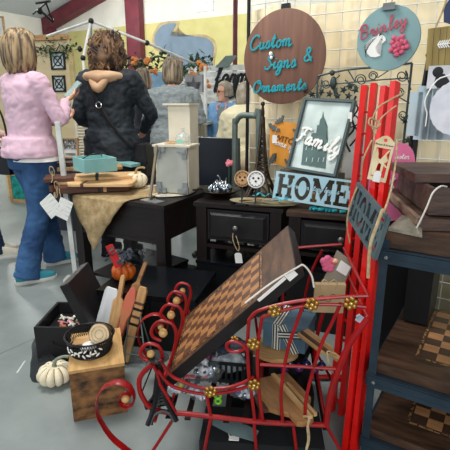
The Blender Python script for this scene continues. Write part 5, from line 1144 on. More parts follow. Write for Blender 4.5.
# ---------------------------------------------------------------- red iron sleigh
NP=Pl(at(254,380,1.25),-6)
def N(px,py,off=0): return NP.w(px,py,off)
sl_root=Vector((N(250,400).x,1.5,0))
r=thing('iron_sleigh','red wrought iron sleigh rack with gold flowers and wooden ball scrolls','sleigh',T(sl_root)); SLM=T(sl_root); SLi=SLM.inverted()
def tb(name,ps,rr,m_=red,k=6,flat=None,nrm=None,parent=None,closed=False):
    m=MB(); m.tube([SLi@Vector(p) for p in ps],rr,n=8,k=k,flat=flat,nrm=nrm,closed=closed); return m.obj(name,m_,parent or r)
R1=.0088; R2=.0058
# base frame: near rail, far rail, end rails
near=[N(152.5,364),N(142,374),N(139,384),N(142,396),N(151,408),N(168,412.5),N(184,413.5),N(212,416.6),N(260,422),N(300,424),N(326,425)]
tb('base_rail',near,R1)
DY=.50; sh=lambda p,d=DY,dz=0: Vector((p.x+d*.10,p.y+d,p.z+dz))
tb('base_rail',[sh(p) for p in near],R1)
for p in(near[5],near[-1],near[8]): tb('cross_rail',[p,sh(p)],R2,k=0)
# floor slats of the sleigh
m=MB()
for k in range(9): a=near[5].lerp(near[-1],k/8); a.z=.205; m.bar(SLi@a,SLi@Vector((a.x+DY*.10,a.y+DY,a.z)),.02,.004)
m.obj('floor_slats',mat('dark_iron_slats',(34,20,20),.5,metal=.4),r,smooth=None)
FZ=.2085
# legs and runners
def zf(p,z): return Vector((p.x,p.y,z))
runY=N(250,430).y
def floor_at(px,py):  # below the frame: continue the near plane to the floor
    return N(px,py)
for (a,b) in(((176,415),(150,455)),((211,417),(203,458)),((254,422),(257,460)),((293,424),(298,462)),((326,425),(343,455))):
    p=N(*a);q=N(*b); d=(q-p); t=(p.z-.022)/(p.z-q.z); q=p+d*t; tb('leg',[p,q],R2,k=0); tb('leg',[sh(p),sh(q)],R2,k=0)
curl=[(133,403.6),(128,406.5),(122,405),(119,400),(121,395),(127,392.5),(131.5,395)]
big=[(133,403.6),(134.5,397),(131.7,389),(125,383.5),(116,381.8),(107,385),(102,389),(98,397),(96.5,406),(98,415),(102,423),(107.5,432),(114.6,440),(122,446)]
for off in(0,1):
    f=(lambda p:sh(p)) if off else (lambda p:p)
    P_=[f(N(*q)) for q in big]; 
    e=P_[-1]; x0_=e.x+.05; P_+= [Vector((x0_,e.y,.03)),Vector((x0_+.08,e.y,.014)),Vector((.2+.05*off,e.y,.014)),Vector((.50+.05*off,e.y,.014))]
    tb('runner',P_,.013,flat=(1.25,.28),nrm=(0,1,0),k=5)
    tb('runner_curl',[f(N(*q)) for q in curl],.011,flat=(1.2,.3),nrm=(0,1,0),k=5)
def ballp(p,R_=.014,parent=None):
    m=MB(); m.ball((0,0,0),R_,14); return m.obj('wooden_ball',mat('varnished_ball',(206,164,104),.35,col2=(186,142,84),scale=20),parent or r,M=T(SLi@Vector(p)))
ballp(N(125.6,398.5),.0155); ballp(sh(N(125.6,398.5)),.0155)
tb('brace',[N(160,384),N(168,398),N(175.7,412)],R2); tb('brace',[N(152,364),N(157,373),N(160,384)],R2)
# back of the sleigh: row of scrolls with balls
bx=[(-.250,1.31),(-.224,1.43),(-.212,1.57),(-.204,1.70),(-.188,1.80)]
for k,(x,y) in enumerate(bx):
    R_=(.034,.042,.040,.036,.032)[k]; c=Vector((x,y,.452+(-.012 if k==0 else 0)))
    P_=[]
    for i in range(12):
        t=math.radians(-20+i*27); q=R_*(.55 if i==0 else 1.0); 
        P_.append(c+Vector((math.cos(t)*R_*(1+.0*i),0,math.sin(t)*R_)) if i else c+Vector((R_*.6,0,-R_*.75)))
    P_=[c+Vector((-R_*.2,0,-R_*.85)),c+Vector((-R_*.85,0,-R_*.5)),c+Vector((-R_*1.0,0,.1*R_)),c+Vector((-R_*.6,0,R_*.8)),c+Vector((0,0,R_*1.05)),c+Vector((R_*.8,0,R_*.75)),c+Vector((R_*1.1,0,0)),c+Vector((R_*1.05,0,-R_*1.0)),c+Vector((R_*.7,0,-R_*2.4)),Vector((c.x+.015,c.y,.30)),Vector((c.x-.0,c.y,.21))]
    tb('back_scroll',P_,.0062,k=6); ballp(c+Vector((.0,0,-.004)),.0135+.003*(k in(1,2,3)))
tb('back_rail',[(-.238,1.26,.21),(-.20,1.84,.21)],R2,k=0); tb('back_rail',[(-.215,1.30,.33),(-.165,1.84,.33)],R2,k=0)
# near side: swooping double rails, slats, top arcs
tb('side_rail',[N(160,360),N(170,374),N(180,380.5),N(202,388),N(224,388),N(240,384),N(254,377)],R2)
tb('side_rail',[N(158,370),N(168,383),N(180,389),N(204,394),N(224,392.5),N(240,389),N(254,384)],R2)
tb('side_post',[N(249,320),N(247.5,345),N(248.5,370),N(251,390),N(255,422)],R2); tb('side_post',[N(262,317),N(258,345),N(257.5,370),N(259,392),N(263,422)],R2)
tb('side_post',[N(206,390),N(208,402),N(211,417)],R2)
tb('top_rail',[N(249,320),N(256,312),N(270,307),N(290,302.5),N(311,299.5),N(340,297),N(368,296)],R2)
tb('top_rail',[N(262,317),N(274,313),N(295,307.5),N(318,304.5),N(345,305),N(366,307)],R2)
tb('middle_rail',[N(260,364.5),N(300,366.5),N(337,369)],R2,k=0)
tb('side_slat',[N(303,305),N(296,325),N(289,345),N(283,375),N(281,400),N(283,423)],R2)
tb('side_slat',[N(341,303),N(331,325),N(322,343),N(313,370),N(306,400),N(305,424)],R2)
fr_=[(368,318),(352,340),(342,360),(334,382),(329,402),(326,425)]
tb('end_post',[N(*p) for p in fr_],.0105)
tb('end_post',[sh(N(*p),DY*.8) for p in fr_],.0085)
# far side
for ps in([(249,320),(270,307),(311,299.5),(368,296)],[(180,380.5),(202,388),(224,388),(254,377)]): tb('top_rail' if ps[0][1]<330 else 'side_rail',[sh(N(*p)) for p in ps],R2)
tb('side_post',[sh(N(249,320)),sh(N(248.5,370)),sh(N(255,422))],R2); tb('side_slat',[sh(N(303,305)),sh(N(289,345)),sh(N(283,423))],R2); tb('side_slat',[sh(N(341,303)),sh(N(322,343)),sh(N(305,424))],R2)
for px,py in((368,318),(368,296)): tb('cross_rail',[N(px,py),sh(N(px,py),DY*.9)],R2,k=0)
# small scroll between the rails under the game board
tb('side_scroll',[N(248,352),N(243,345.5),N(235,341.5),N(228,343),N(227,348),N(232,351.5),N(240,351),N(246,347)],R2); 
# gold flowers
def flower(px,py,R_=.0145,far=False):
    c=N(px,py,-.012); f=thing('x','','') if 0 else None
    m=MB()
    for k in range(6): t=k*PI/3+.3; m.ball((R_*math.cos(t),0,R_*math.sin(t)),R_*.56,10,(1,.7,1))
    o=m.obj('gold_flower',gold,r,M=T(SLi@c)); m=MB(); m.ball((0,-R_*.15,0),R_*.5,10); m.obj('flower_centre',mat('gold_bead',(226,190,110),.25,metal=.8),o); return o
for p in((210.5,392),(254,385),(253.5,344),(274.5,311),(312,304.5),(351,303.5)): flower(*p)
m=MB(); 
for k in range(5): m.ball((.008*math.cos(k*1.26),0,.006*math.sin(k*1.26)),.006,8)
m.obj('gold_bead_cluster',gold,r,M=T(SLi@N(234.5,339,.02)))
# ---------------------------------------------------------------- tilted checkered game board
TL,TR,BR,BL=Vector((-.189,1.785,.319)),Vector((.254,1.729,.767)),Vector((.223,1.315,.745)),Vector((-.219,1.371,.298))
cen=(TL+TR+BR+BL)/4+Vector((0,0,.0)); ux=(TR-TL).normalized(); uz=ux.cross((TL-BL)).normalized(); uy=uz.cross(ux)
GM=Matrix(((ux.x,uy.x,uz.x,cen.x),(ux.y,uy.y,uz.y,cen.y),(ux.z,uy.z,uz.z,cen.z),(0,0,0,1)))
ckt=checker('warm_tan_squares',(170,118,70),(98,62,42),.0425,wear=.4); bmid=wood('warm_brown_board',(108,74,52),(46,32,25),scale=5,stretch=(7,1.6,7),rough=.35)
gb_=game_board('large checkered wooden game board tilted up on the red sleigh',GM@T(0,0,-.040),.631,.413,.040,sq=.0425,n=8,nx=10,frame=bmid,ck=ckt,off=(-.055,0))
m=MB()
for s_ in(-1,1): m.box((0,s_*.2085,.019),(.635,.004,.040)); m.box((s_*.3175,0,.019),(.004,.413,.040))
m.obj('dark_edge',mat('ebony_edge',(24,18,18),.5),gb_,smooth=None)
for k in(0,): 
    m=MB(); m.box((.21,-.2125,.036),(.12,.003,.010)); m.box((.29,-.2135,.030),(.035,.004,.024)); m.obj('paper_label',paper,gb_,smooth=None)
m=MB(); a=BR+Vector((0,-.03,.01)); m.tube([a+Vector((-.16,-.01,-.115)),a+Vector((-.08,-.006,-.05)),a,a+Vector((.02,-.01,.012)),a+Vector((.045,-.012,-.02)),a+Vector((.055,-.012,-.06))],.003,n=6,k=5); tag(m.obj('string',mat('white_string',(222,216,204),.8)),'white string with a label along the near corner of the tilted game board','string')
# ---------------------------------------------------------------- goods in the sleigh
confetti=mat('mixed_ornament_colours',(236,240,244),.2,col2=(30,34,44),scale=42,kind='voronoi',contrast=(.25,.45),spec=.9)
conf2=mat('dark_ornament_glass',(190,200,214),.15,col2=(14,14,24),scale=34,kind='voronoi',contrast=(.3,.5),spec=.9)
def bag(label,px,py,z,R_,sc,m_,seed=0,cols=((240,70,150),(250,220,60),(60,120,220))):
    q=gz(px,py,z); r_=thing('ornament_bag',label,'bag',T(q.x,q.y,z+.003)); m=MB(); m.ball((0,0,R_*sc[2]*.92),R_,20,sc); m.disp(R_*.45,26,seed); 
    for v in m.b.verts: v.co.z=max(v.co.z,.001)
    m.obj('film',mat('crinkled_clear_film',(200,208,216),.08,alpha=.10,spec=1),r_,30)
    random.seed(seed)
    for i in range(20):
        a=random.uniform(0,2*PI); q_=R_*.62*math.sqrt(random.random()); rr=R_*random.uniform(.2,.32); z_=rr+random.random()*R_*sc[2]*1.0
        c=(q_*math.cos(a)*sc[0],q_*math.sin(a)*sc[1],z_); mm=mat('bead_%d_%d_%d'%cols[i%len(cols)],cols[i%len(cols)],.25) if i%5==0 else (silver if i%4==1 else (confetti if i%2 else conf2))
        m=MB(); m.ball((0,0,0),rr,10); m.obj('ornament',mm,r_,M=T(*c))
    return r_
bag('clear bag of mixed ornaments under the low end of the tilted game board',206,377,FZ,.072,(1.1,.9,.8),confetti,1)
bag('clear bag of silver ornaments at the left end of the sleigh floor',181,394,FZ,.052,(1.05,.8,.8),confetti,2,cols=((230,226,210),(200,190,60),(240,240,240)))
bag('clear bag of dark ornaments beside the silver ones on the sleigh floor',199,400,FZ,.044,(1.2,.7,.75),conf2,3,cols=((230,230,235),(70,110,190),(190,60,60)))
bag('clear bag of blue and white ornaments below the black slotted basket',244,398,FZ,.042,(1.35,.7,.75),conf2,4,cols=((240,240,240),(60,80,150),(230,230,230)))
# lime green bead figure
m=MB(); q=gz(218,404,FZ)
r_=thing('bead_figure','lime green ring beads on the sleigh floor, below the gold flower','beads',T(q.x,q.y,FZ)); lime=mat('lime_green_plastic',(130,216,40),.35)
for k,z in enumerate((.012,.034)): m=MB(); m.tube([(.010*math.cos(t),0,z+.010*math.sin(t)) for t in [i*PI/6 for i in range(12)]],.0045,n=6,closed=True); m.obj('ring_bead',lime,r_)
# black slotted basket
q=gz(231,382,FZ); BK=T(q.x,q.y+.05,FZ)@RZ(-8); r_=thing('slotted_basket','black basket with upright slots behind the side rails of the sleigh','basket',BK); m=MB(); w,d,h=.15,.12,.085
m.box((0,0,.004),(w,d,.006))
for z in(.012,h): 
    for s_ in(-1,1): m.box((0,s_*d/2,z),(w,.006,.012)); m.box((s_*w/2,0,z),(.006,d,.012))
n=7
for k in range(n+1):
    for s_ in(-1,1): m.box((-w/2+w*k/n,s_*d/2,h/2),(.009,.005,h))
for k in range(5):
    for s_ in(-1,1): m.box((s_*w/2,-d/2+d*k/4,h/2),(.005,.009,h))
m.obj('basket_body',blackp,r_,smooth=None)
m=MB(); m.ball((0,0,.05),.055,14,(1.1,.85,.75)); m.disp(.02,30,4); tag(m.obj('tissue_paper',mat('pale_tissue',(196,204,206),.8,col2=(120,130,140),scale=30),M=BK@T(0,0,.008),smooth=30),'pale tissue packed inside the black slotted basket','paper')
m=MB(); m.ball((0,0,.0),.075,16,(1.2,.7,.42)); m.disp(.03,24,9); tag(m.obj('plastic_bag',mat('grey_blue_plastic',(76,88,104),.2,alpha=.85,col2=(40,46,58),scale=20,spec=1),M=BK@T(.0,.03,.115),smooth=30),'crinkled grey-blue plastic bag on top of the slotted basket','bag')
# gift box with striped ribbon
q=Vector((at(283,350,1.60).x,1.60,0)); zq=at(283,351,1.60).z; GB=T(q.x,q.y,zq)@RZ(-24)
blueb=mat('dusty_blue_box',(92,122,140),.6,col2=(80,108,126),scale=9); r_=thing('gift_box','dusty blue gift box with striped ribbon lying in the sleigh','box',GB)
w,d,h=.185,.18,.115; m=MB(); m.box((0,d/2,h/2-.006),(w-.008,d-.008,h-.02)); m.obj('box_body',blueb,r_,smooth=None); m=MB(); m.box((0,d/2,h-.018),(w,d,.036)); m.bevel(.002,1); m.obj('box_lid',blueb,r_,smooth=None)
rbm=bpy.data.materials.new('striped_ribbon'); rbm.use_nodes=True; nt=rbm.node_tree; wv=nt.nodes.new('ShaderNodeTexWave'); wv.inputs['Scale'].default_value=26; wv.bands_direction='X'; tc=nt.nodes.new('ShaderNodeTexCoord'); rp=nt.nodes.new('ShaderNodeValToRGB'); rp.color_ramp.interpolation='CONSTANT'; rp.color_ramp.elements[1].position=.5; rp.color_ramp.elements[0].color=rgb((44,56,64)); rp.color_ramp.elements[1].color=rgb((224,224,210)); nt.links.new(tc.outputs['Object'],wv.inputs['Vector']); nt.links.new(wv.outputs['Fac'],rp.inputs[0]); nt.links.new(rp.outputs[0],nt.nodes['Principled BSDF'].inputs['Base Color'])
for (px,L_,an,dy) in((-.03,h*.98,0,-.0015),(.02,h*1.15,-28,-.003)):
    m=MB(); m.box((0,0,0),(.034,.002,L_)); m.obj('ribbon_band',rbm,r_,smooth=None,M=T(px,dy,h/2)@RY(an))
m=MB(); m.box((0,0,0),(.03,.002,w*.62)); m.obj('ribbon_band',rbm,r_,smooth=None,M=T(.035,-.0045,h*.70)@RY(80))
m=MB(); m.box((-.03,d/2,h+.001),(.034,d,.002)); m.obj('ribbon_band',rbm,r_,smooth=None)
# crate and slices under the gift box
m=MB(); hh=zq-FZ-.022; m.box((0,.085,hh/2),(.17,.16,hh)); tag(m.obj('dark_box',blackp,M=T(q.x,q.y,FZ)@RZ(-24),smooth=None),'black box under the dusty blue gift box in the sleigh','box')
def slab(name,label,M,w,d,h,m_,cat,n=18,seed=0):
    m=MB(); pts=[(w/2*math.cos(t)*(1+.05*noise.noise(Vector((math.cos(t)*2,math.sin(t)*2,seed)))),d/2*math.sin(t)) for t in [2*PI*k/n for k in range(n)]]; m.prism(pts,0,h,axis='z'); return tag(m.obj(name,m_,M=M),label,cat)
slab('wood_slice','oval wood slice sticking out below the dusty blue gift box',T(q.x-.03,q.y+.03,zq-.021)@RZ(-24),.20,.17,.0185,pine,'wood slice')
# hinged wooden cutting boards sticking out of the sleigh
def plank(name,label,A,B,w,th,m_,up=(0,0,1),cat='board',nose=True,root=None):
    A,B=Vector(A),Vector(B); d=(B-A); L_=d.length; x=d.normalized(); u=Vector(up); y=u.cross(x).normalized(); z=x.cross(y)
    M=Matrix(((x.x,y.x,z.x,A.x),(x.y,y.y,z.y,A.y),(x.z,y.z,z.z,A.z),(0,0,0,1))); m=MB()
    if nose: out=[(0,-w/2),(L_*.62,-w/2),(L_*.72,-w*.36),(L_*.80,-w*.2),(L_*.97,-w*.19),(L_,-w*.1),(L_,w*.1),(L_*.97,w*.19),(L_*.80,w*.2),(L_*.72,w*.36),(L_*.62,w/2),(0,w/2)]
    else: out=[(0,-w/2),(L_,-w/2),(L_,w/2),(0,w/2)]
    m.prism(out,0,th,axis='z'); m.bevel(.002,1); r_=thing(name,label,cat,M); m.obj('blade',m_,r_,smooth=None); return r_,L_,M
oliv=wood('honey_board',(170,122,74),(120,82,48),scale=5,stretch=(1.5,8,8))
A=at(268,380,1.48); A.z=.216; B=at(306,436,1.205); B.z=.236
r_,L_,M_=plank('cutting_board','large honey wood cutting board sticking out over the sleigh base rail',A,B,.165,.018,oliv)
m=MB(); m.box((L_*.5,.018,.0235),(L_*.96,.016,.011)); m.obj('pale_strip',maple,r_,smooth=None)
m=MB(); m.box((L_*.62,.040,.024),(L_*.68,.012,.012)); m.obj('brown_strip',pine,r_,smooth=None)
m=MB(); m.tube([(L_-.018,-.0,.024),(L_-.0,.008,.03),(L_+.006,0,.0),(L_+.012,0,-.04),(L_+.02,-.012,-.07),(L_+.01,.004,-.04),(L_-.01,.01,.0)],.004,n=6,k=5); m.obj('rope_loop',twine,r_)
A=at(300,374,1.56);A.z=.216;B=at(288,402,1.33);B.z=.234
A2=at(322,376,1.62);A2.z=.215
plank('cutting_board','darker wooden board beside the honey one on the sleigh floor',at(262,386,1.44)+Vector((-.02,0,.215-at(262,386,1.44).z)),Vector((at(272,410,1.29).x-.015,1.285,.222)),.055,.016,bmid,nose=False)
A=at(300,336,1.50);B=at(339,366,1.25-.035)+Vector((0,0,.012))
A=at(303,334,1.46); r_,L_,M_=plank('wooden_handle_board','pale wooden board with a rope eye leaning over the middle rail of the sleigh',A,at(340,362,1.27),.05,.015,pine,up=(.1,-.5,.8))
m=MB(); m.bar((.01,-.012,.019),(L_*.8,-.012,.019),.01,.008); m.obj('dark_strip',walnut,r_,smooth=None); m=MB(); m.tube([(L_-.02,0,.018),(L_-.035,-.02,.03),(L_-.015,-.035,.01),(L_+.0,-.03,-.03)],.003,n=6,k=5); m.obj('rope_loop',twine,r_)
random.seed(12)
for k,(px,py) in enumerate(((292,372),(301,377),(309,373),(317,379),(325,375),(286,378))):
    q_=gz(px,py,FZ+.02); m=MB(); m.ball((0,0,0),.019,14); m.lathe([(.006,.016),(.006,.024),(.001,.025)],10); o=m.obj('bauble',mat('plum_glass' if k%2 else 'midnight_glass',(70,30,90) if k%2 else (30,36,80),.12,spec=1),M=T(q_.x,q_.y+.06,FZ+.0195)); tag(o,('dark midnight blue bauble on the sleigh floor','dark plum bauble on the sleigh floor')[k%2]+', '+('leftmost but one of the row','third from the left of the row','fourth from the left of the row','fifth from the left of the row','rightmost of the row','leftmost of the row')[k],'bauble','dark baubles in the sleigh')
# brown paper bag, grey card, pink bow
P=Pl(at(329,299,1.42),-8,-4,2); U=P.uv; r_=thing('paper_bag','kraft paper bag with a faint drawing hanging behind the top rails','bag',P.M)
m=MB(); pts=[U(*p) for p in((315,284.5),(346,285),(343,313),(312.5,312))]; m.prism(pts,-.002,.028); m.obj('bag_body',kraft,r_,smooth=None)
m=MB()
for c in((322,298,.012),(328,299,.010),(333,296,.008)):
    q_=U(c[0],c[1]); m.tube([Vector((q_[0]+c[2]*math.cos(t),-.004,q_[1]+c[2]*.8*math.sin(t))) for t in [k*PI/6 for k in range(12)]],.0011,n=5,closed=True)
m.obj('line_drawing',ink,r_)
m=MB(); 
for s_ in(-1,1): m.tube([Vector((*U(329,283),0)).xzy if 0 else Vector((U(329,283)[0],-.004,U(329,283)[1])),Vector((U(329+s_*5,279)[0],-.008,U(329+s_*5,279)[1])),Vector((U(329+s_*8,283)[0],-.006,U(329+s_*8,283)[1])),Vector((U(329+s_*7,289)[0],-.006,U(329+s_*7,289)[1]))],.0022,n=6,k=4)
m.obj('string_bow',twine,r_)
P=Pl(at(338,272,1.55),-20,-10,28); U=P.uv; r_=thing('gift_card','grey folded card with a white note behind the kraft bag','card',P.M)
m=MB(); m.prism([U(*p) for p in((337,250),(354,263),(341,291),(322,282))],0,.006); m.obj('folder',mat('taupe_card',(150,142,124),.8),r_,smooth=None); m=MB(); m.prism([U(*p) for p in((341,260),(351,267),(346,276),(336,270))],-.002,0); m.obj('note',paper,r_,smooth=None)
r_=thing('pink_rosette','pink fabric rosette with a beige knot on the grey card','rosette',T(at(328,263,1.51))); m=MB()
for k in range(11): t=k*2.4; rr=.0045*math.sqrt(k); m.ball((rr*1.4*math.cos(t),-.004,rr*math.sin(t)*1.7),.014,8,(1,.7,1),RY(k*40))
m.obj('petals',mat('rosette_pink',(222,104,138),.9),r_); m=MB(); m.tube([(.015,-.01,.008),(.025,-.012,.013),(.034,-.008,.010)],[.005,.009,.005],n=8,k=3); m.obj('knot',maple,r_)
# white ribbon tied on the ladder
r_=thing('fabric_scrap','small pale blue cloth scrap tied on the near red ladder','cloth',T(at(362,320,1.335))); m=MB(); m.box((0,0,0),(.035,.006,.022),RY(30)); m.disp(.006,60,2); m.obj('cloth',mat('pale_cloth',(190,206,220),.9),r_); m=MB(); m.tube([(-.015,0,.005),(-.02,-.004,.016),(-.01,.0,.02)],.003,n=6,k=3); m.obj('knot',mat('pale_cloth',(190,206,220),.9),r_)
# black tower with a dish by the sleigh's left end
q_=gz(165,398,FZ); lattice_tower('tower_candle_holder','small black lattice tower with a candle dish at the left end of the sleigh',T(-.222,1.30,FZ)@RZ(12),.20,.050,black,.0062,top=False,dish=True)
m=MB(); a=gz(140,400,0)+Vector((0,.35,0)); m.tube([at(142,392,1.42),at(158,352,1.40)],.003,n=6); o=m.obj('iron_rod',black); tag(o,'thin black iron rod leaning beside the small black tower','rod')
# ---------------------------------------------------------------- black tote and papers in front under the sleigh
q_=gz(236,452,0); TM=T(.02,1.375,0)
r_=thing('tote_bag','black tote bag with a white printed outline lying under the sleigh','bag',T(.135,1.37,0)@RZ(-5)); m=MB(); m.box((0,0,.05),(.44,.19,.10)); m.bevel(.02,3); m.disp(.008,9,2); 
for v in m.b.verts: v.co.z=max(.001,v.co.z)
m.obj('bag_body',mat('black_canvas',(20,22,24),.85),r_)
IM=(T(.135,1.37,0)@RZ(-5)).inverted()
q_=IM@gz(234,439,.103)
m=MB(); m.box((q_.x,q_.y,.106),(.036,.020,.003)); m.bevel(.001,1); m.obj('printed_outline',paper,r_,smooth=None)
m=MB(); m.tube([(q_.x-.016,q_.y+.008,.107),(q_.x-.02,q_.y+.022,.107),(q_.x-.002,q_.y+.034,.107),(q_.x+.012,q_.y+.034,.107)],.0016,n=5,k=4); m.obj('printed_loop',paper,r_)
m=MB(); qs=[gz(*p,.125) for p in((213,412),(237,418),(259,428),(254,438),(232,432),(212,422))]; c=sum(qs,Vector())/6; m.prism([(v.x-c.x,v.y-c.y) for v in qs],0,.0015,axis='z'); 
tag(m.obj('paper_sheet',mat('grey_teal_paper',(116,136,136),.7),M=T(c.x,c.y,.112)@RX(2),smooth=None),'grey-teal paper sheet lying on the black tote','paper')
m=MB(); m.box((0,0,.06),(.34,.26,.12)); m.bevel(.01,2); tag(m.obj('storage_box',blackp,M=T(.20,1.66,0)@RZ(-5)),'low black box on the floor under the right half of the sleigh','box')


# ---------------------------------------------------------------- left foreground
# wooden crate block
WM=T((gz(74,421).x+gz(127.5,411).x)/2,gz(74,421).y,0); a=gz(74,422);b=gz(127.5,412); yaw=math.degrees(math.atan2(b.y-a.y,b.x-a.x)); ww=(b-a).length
WM=T(a)@RZ(yaw); plyt=wood('worn_ply_top',(214,172,112),(180,136,80),scale=6,stretch=(8,1.2,8),rough=.5); sidew=mat('distressed_block_side',(146,100,58),.6,col2=(50,34,22),scale=9,stretch=(1.6,1.6,3),bump=.3,detail=8,contrast=(.35,.62))
dd=.30; hz=.235
r_=thing('wooden_block','distressed wooden box with a pale top holding the wire basket','box',WM)
m=MB(); m.box((ww/2,dd/2,hz/2-.006),(ww,dd,hz-.012)); m.bevel(.003,1); m.obj('carcass',sidew,r_,smooth=None)
m=MB(); m.box((ww/2,dd/2,hz-.006),(ww+.004,dd+.004,.0125)); m.bevel(.002,1); m.obj('top_panel',plyt,r_,smooth=None)
bc=gz(91,350,hz); BMx=T(bc.x+.0,bc.y,hz+.001)
r_=thing('wire_basket','round black wire basket with white leaf pattern on the wooden box','basket',BMx)
m=MB()
for z,R_ in((.004,.082),(.02,.089),(.075,.10)): m.tube([(R_*math.cos(t),R_*math.sin(t),z) for t in [k*PI/20 for k in range(40)]],.0046 if z>.05 else .003,n=6,closed=True)
m.obj('hoops',black,r_); m=MB()
for k in range(60): t=k*2*PI/60; t2=t+.16; m.tube([(.082*math.cos(t),.082*math.sin(t),.004),(.099*math.cos(t2),.099*math.sin(t2),.075)],.0014,n=4); m.tube([(.082*math.cos(t),.082*math.sin(t),.004),(.099*math.cos(t-.16),.099*math.sin(t-.16),.075)],.0014,n=4)
m.obj('wire_mesh',black,r_); m=MB(); m.lathe([(.001,0),(.082,0),(.082,.003),(.001,.003)],32); m.obj('base_plate',black,r_)
m=MB(); random.seed(4)
for k in range(16):
    t=-PI/2+(k-8)*.10; z=.028+.018*(k%2)+.006*math.sin(k*2.2); R_=.089+.0035*(z-.02)/.01; c=Vector((R_*math.cos(t),R_*math.sin(t),z)); tx=Vector((-math.sin(t),math.cos(t),0)); an=k*1.3; d=tx*math.cos(an)+Vector((0,0,1))*math.sin(an); m.ball(c+Vector((math.cos(t),math.sin(t),0))*.003,.0075,8,(1.4,.4,.5),Matrix.Rotation(t+PI/2,4,'Z')@RY(math.degrees(an)))
m.obj('leaf_pattern',paper,r_)
slicem=wood('slice_face',(232,212,176),(206,180,136),scale=4,stretch=(4,4,4),rough=.6); bark=mat('bark',(120,90,60),.9,col2=(84,60,40),scale=20,bump=.5)
def wslice(label,c,R_,th,M):
    r_=thing('wood_slice',label,'wood slice',M); m=MB(); n=32; q=lambda s_,z:[Vector((R_*s_*(1+.05*noise.noise(Vector((math.cos(t)*1.5,math.sin(t)*1.5,1))))*math.cos(t),z,R_*s_*(1+.05*noise.noise(Vector((math.cos(t)*1.5,math.sin(t)*1.5,1))))*math.sin(t))) for t in [2*PI*k/n for k in range(n)]]
    m.loft([q(1,-th/2),q(1,th/2)]); m.obj('bark_rim',bark,r_); m=MB(); m.loft([q(.95,-th/2-.001),q(.95,th/2+.001)]); m.obj('cut_face',slicem,r_)
    m=MB(); m.tube([v+Vector((0,-.0008,0)) for v in q(.72,-th/2-.001)],.0012,n=5,closed=True); m.tube([v+Vector((0,-.0008,0)) for v in q(.4,-th/2-.001)],.0012,n=5,closed=True); m.obj('growth_ring',pine,r_); return r_
wslice('round wood slice leaning on the rim inside the black wire basket',None,.046,.014,BMx@T(.045,-.005,.078)@RZ(-8)@RX(-18))
m=MB(); m.ball((0,0,0),.034,12,(1,.8,.45)); m.disp(.012,40,1); tag(m.obj('moss_ball',paper,M=BMx@T(-.0,-.02,.026)),'white lumpy filling ball in front inside the wire basket','filling')
m=MB(); m.prism([(-.05,-.02),(.03,-.028),(.05,0),(.03,.025),(-.05,.02)],0,.006,axis='z'); tag(m.obj('wooden_tag',pine,M=BMx@T(-.03,.025,.03)@RX(20)@RY(-12),smooth=None),'flat wooden tag lying at the back inside the wire basket','tag')
m=MB(); m.tube([(0,0,.0),(.01,.0,.03),(.02,.005,.055),(.025,.01,.075)],[.012,.010,.009,.012],n=8,k=3); tag(m.obj('silver_cone',silver,M=BMx@T(.0,.02,.03)),'small silver patterned piece beside the slice in the wire basket','ornament')
# black open chest
CM=T(gz(38,362).x,gz(38,362).y,0)@RZ(-2); cw,cd,chh=.285,.29,.192; ebony=mat('black_painted_wood',(30,28,30),.5,col2=(22,20,22),scale=6)
r_=thing('wooden_chest','open black chest with candy coloured trinkets on the floor','chest',CM)
m=MB(); t=.014; m.box((cw/2,cd/2,t/2),(cw,cd,t))
for x in(t/2,cw-t/2): m.box((x,cd/2,chh/2+t/2),(t,cd,chh-t))
for y in(t/2,cd-t/2): m.box((cw/2,y,chh/2+t/2),(cw-2*t,t,chh-t))
m.obj('chest_body',ebony,r_,smooth=None)
m=MB(); m.tube([(cw*.3,-.004,.12),(cw*.36,-.010,.10),(cw*.5,-.012,.088),(cw*.64,-.010,.10),(cw*.7,-.004,.12)],.003,n=6,k=4); m.obj('handle',black,r_)
LM=T(cw,0,chh)@RY(-112+90)   # lid hinged on the right side, leaning back over the box mouth
m=MB(); m.box((-.02,cd/2,.125),(.045,cd,.25)); m.bevel(.003,1); li=m.obj('lid',ebony,r_,smooth=None,M=LM)
m=MB(); m.box((-.02,cd/2,.2515),(.042,cd-.004,.003)); m.obj('worn_lid_edge',mat('scuffed_grey_edge',(104,100,96),.7,col2=(54,52,52),scale=40,contrast=(.4,.6)),li,smooth=None)
random.seed(9); cols=[((226,150,160),'pink'),((244,240,226),'cream'),((240,236,220),'ivory'),((130,170,90),'green'),((214,130,80),'orange')]
m=MB(); m.box((cw*.47,cd*.5,.075),(cw*.8,cd*.8,.12)); tag(m.obj('packing_block',blackp,M=CM,smooth=None),'black filling block inside the open chest under the trinkets','filling')
pos=[(.09,.16),(.12,.20),(.15,.14),(.17,.19),(.11,.12),(.19,.15),(.14,.23),(.075,.21),(.20,.21),(.165,.10),(.13,.165)]
where=['by the left wall of the chest','near the back left of the heap','at the middle front of the heap','right of the heap middle','at the front left of the heap','at the right side of the heap','at the back of the heap','in the far left corner of the heap','at the back right of the heap','at the front right of the heap','on the middle of the heap']
for k,(x,y) in enumerate(pos):
    c_,nm=cols[k%5]; m=MB(); a=random.uniform(0,PI)
    for i in range(3): 
        an=a+i*PI/3; m.tube([(-.018*math.cos(an),-.018*math.sin(an),.006+.01*(i==1)),(0,0,.012),(.018*math.cos(an),.018*math.sin(an),.008+.014*(i==2))],[.004,.0065,.004],n=6,k=2)
    o=m.obj('trinket',mat('trinket_'+nm,c_,.7),M=CM@T(x-.01,y-.02,.1365)); tag(o,'small %s star shaped trinket %s'%(nm,where[k]),'trinket','star trinkets in the black chest')
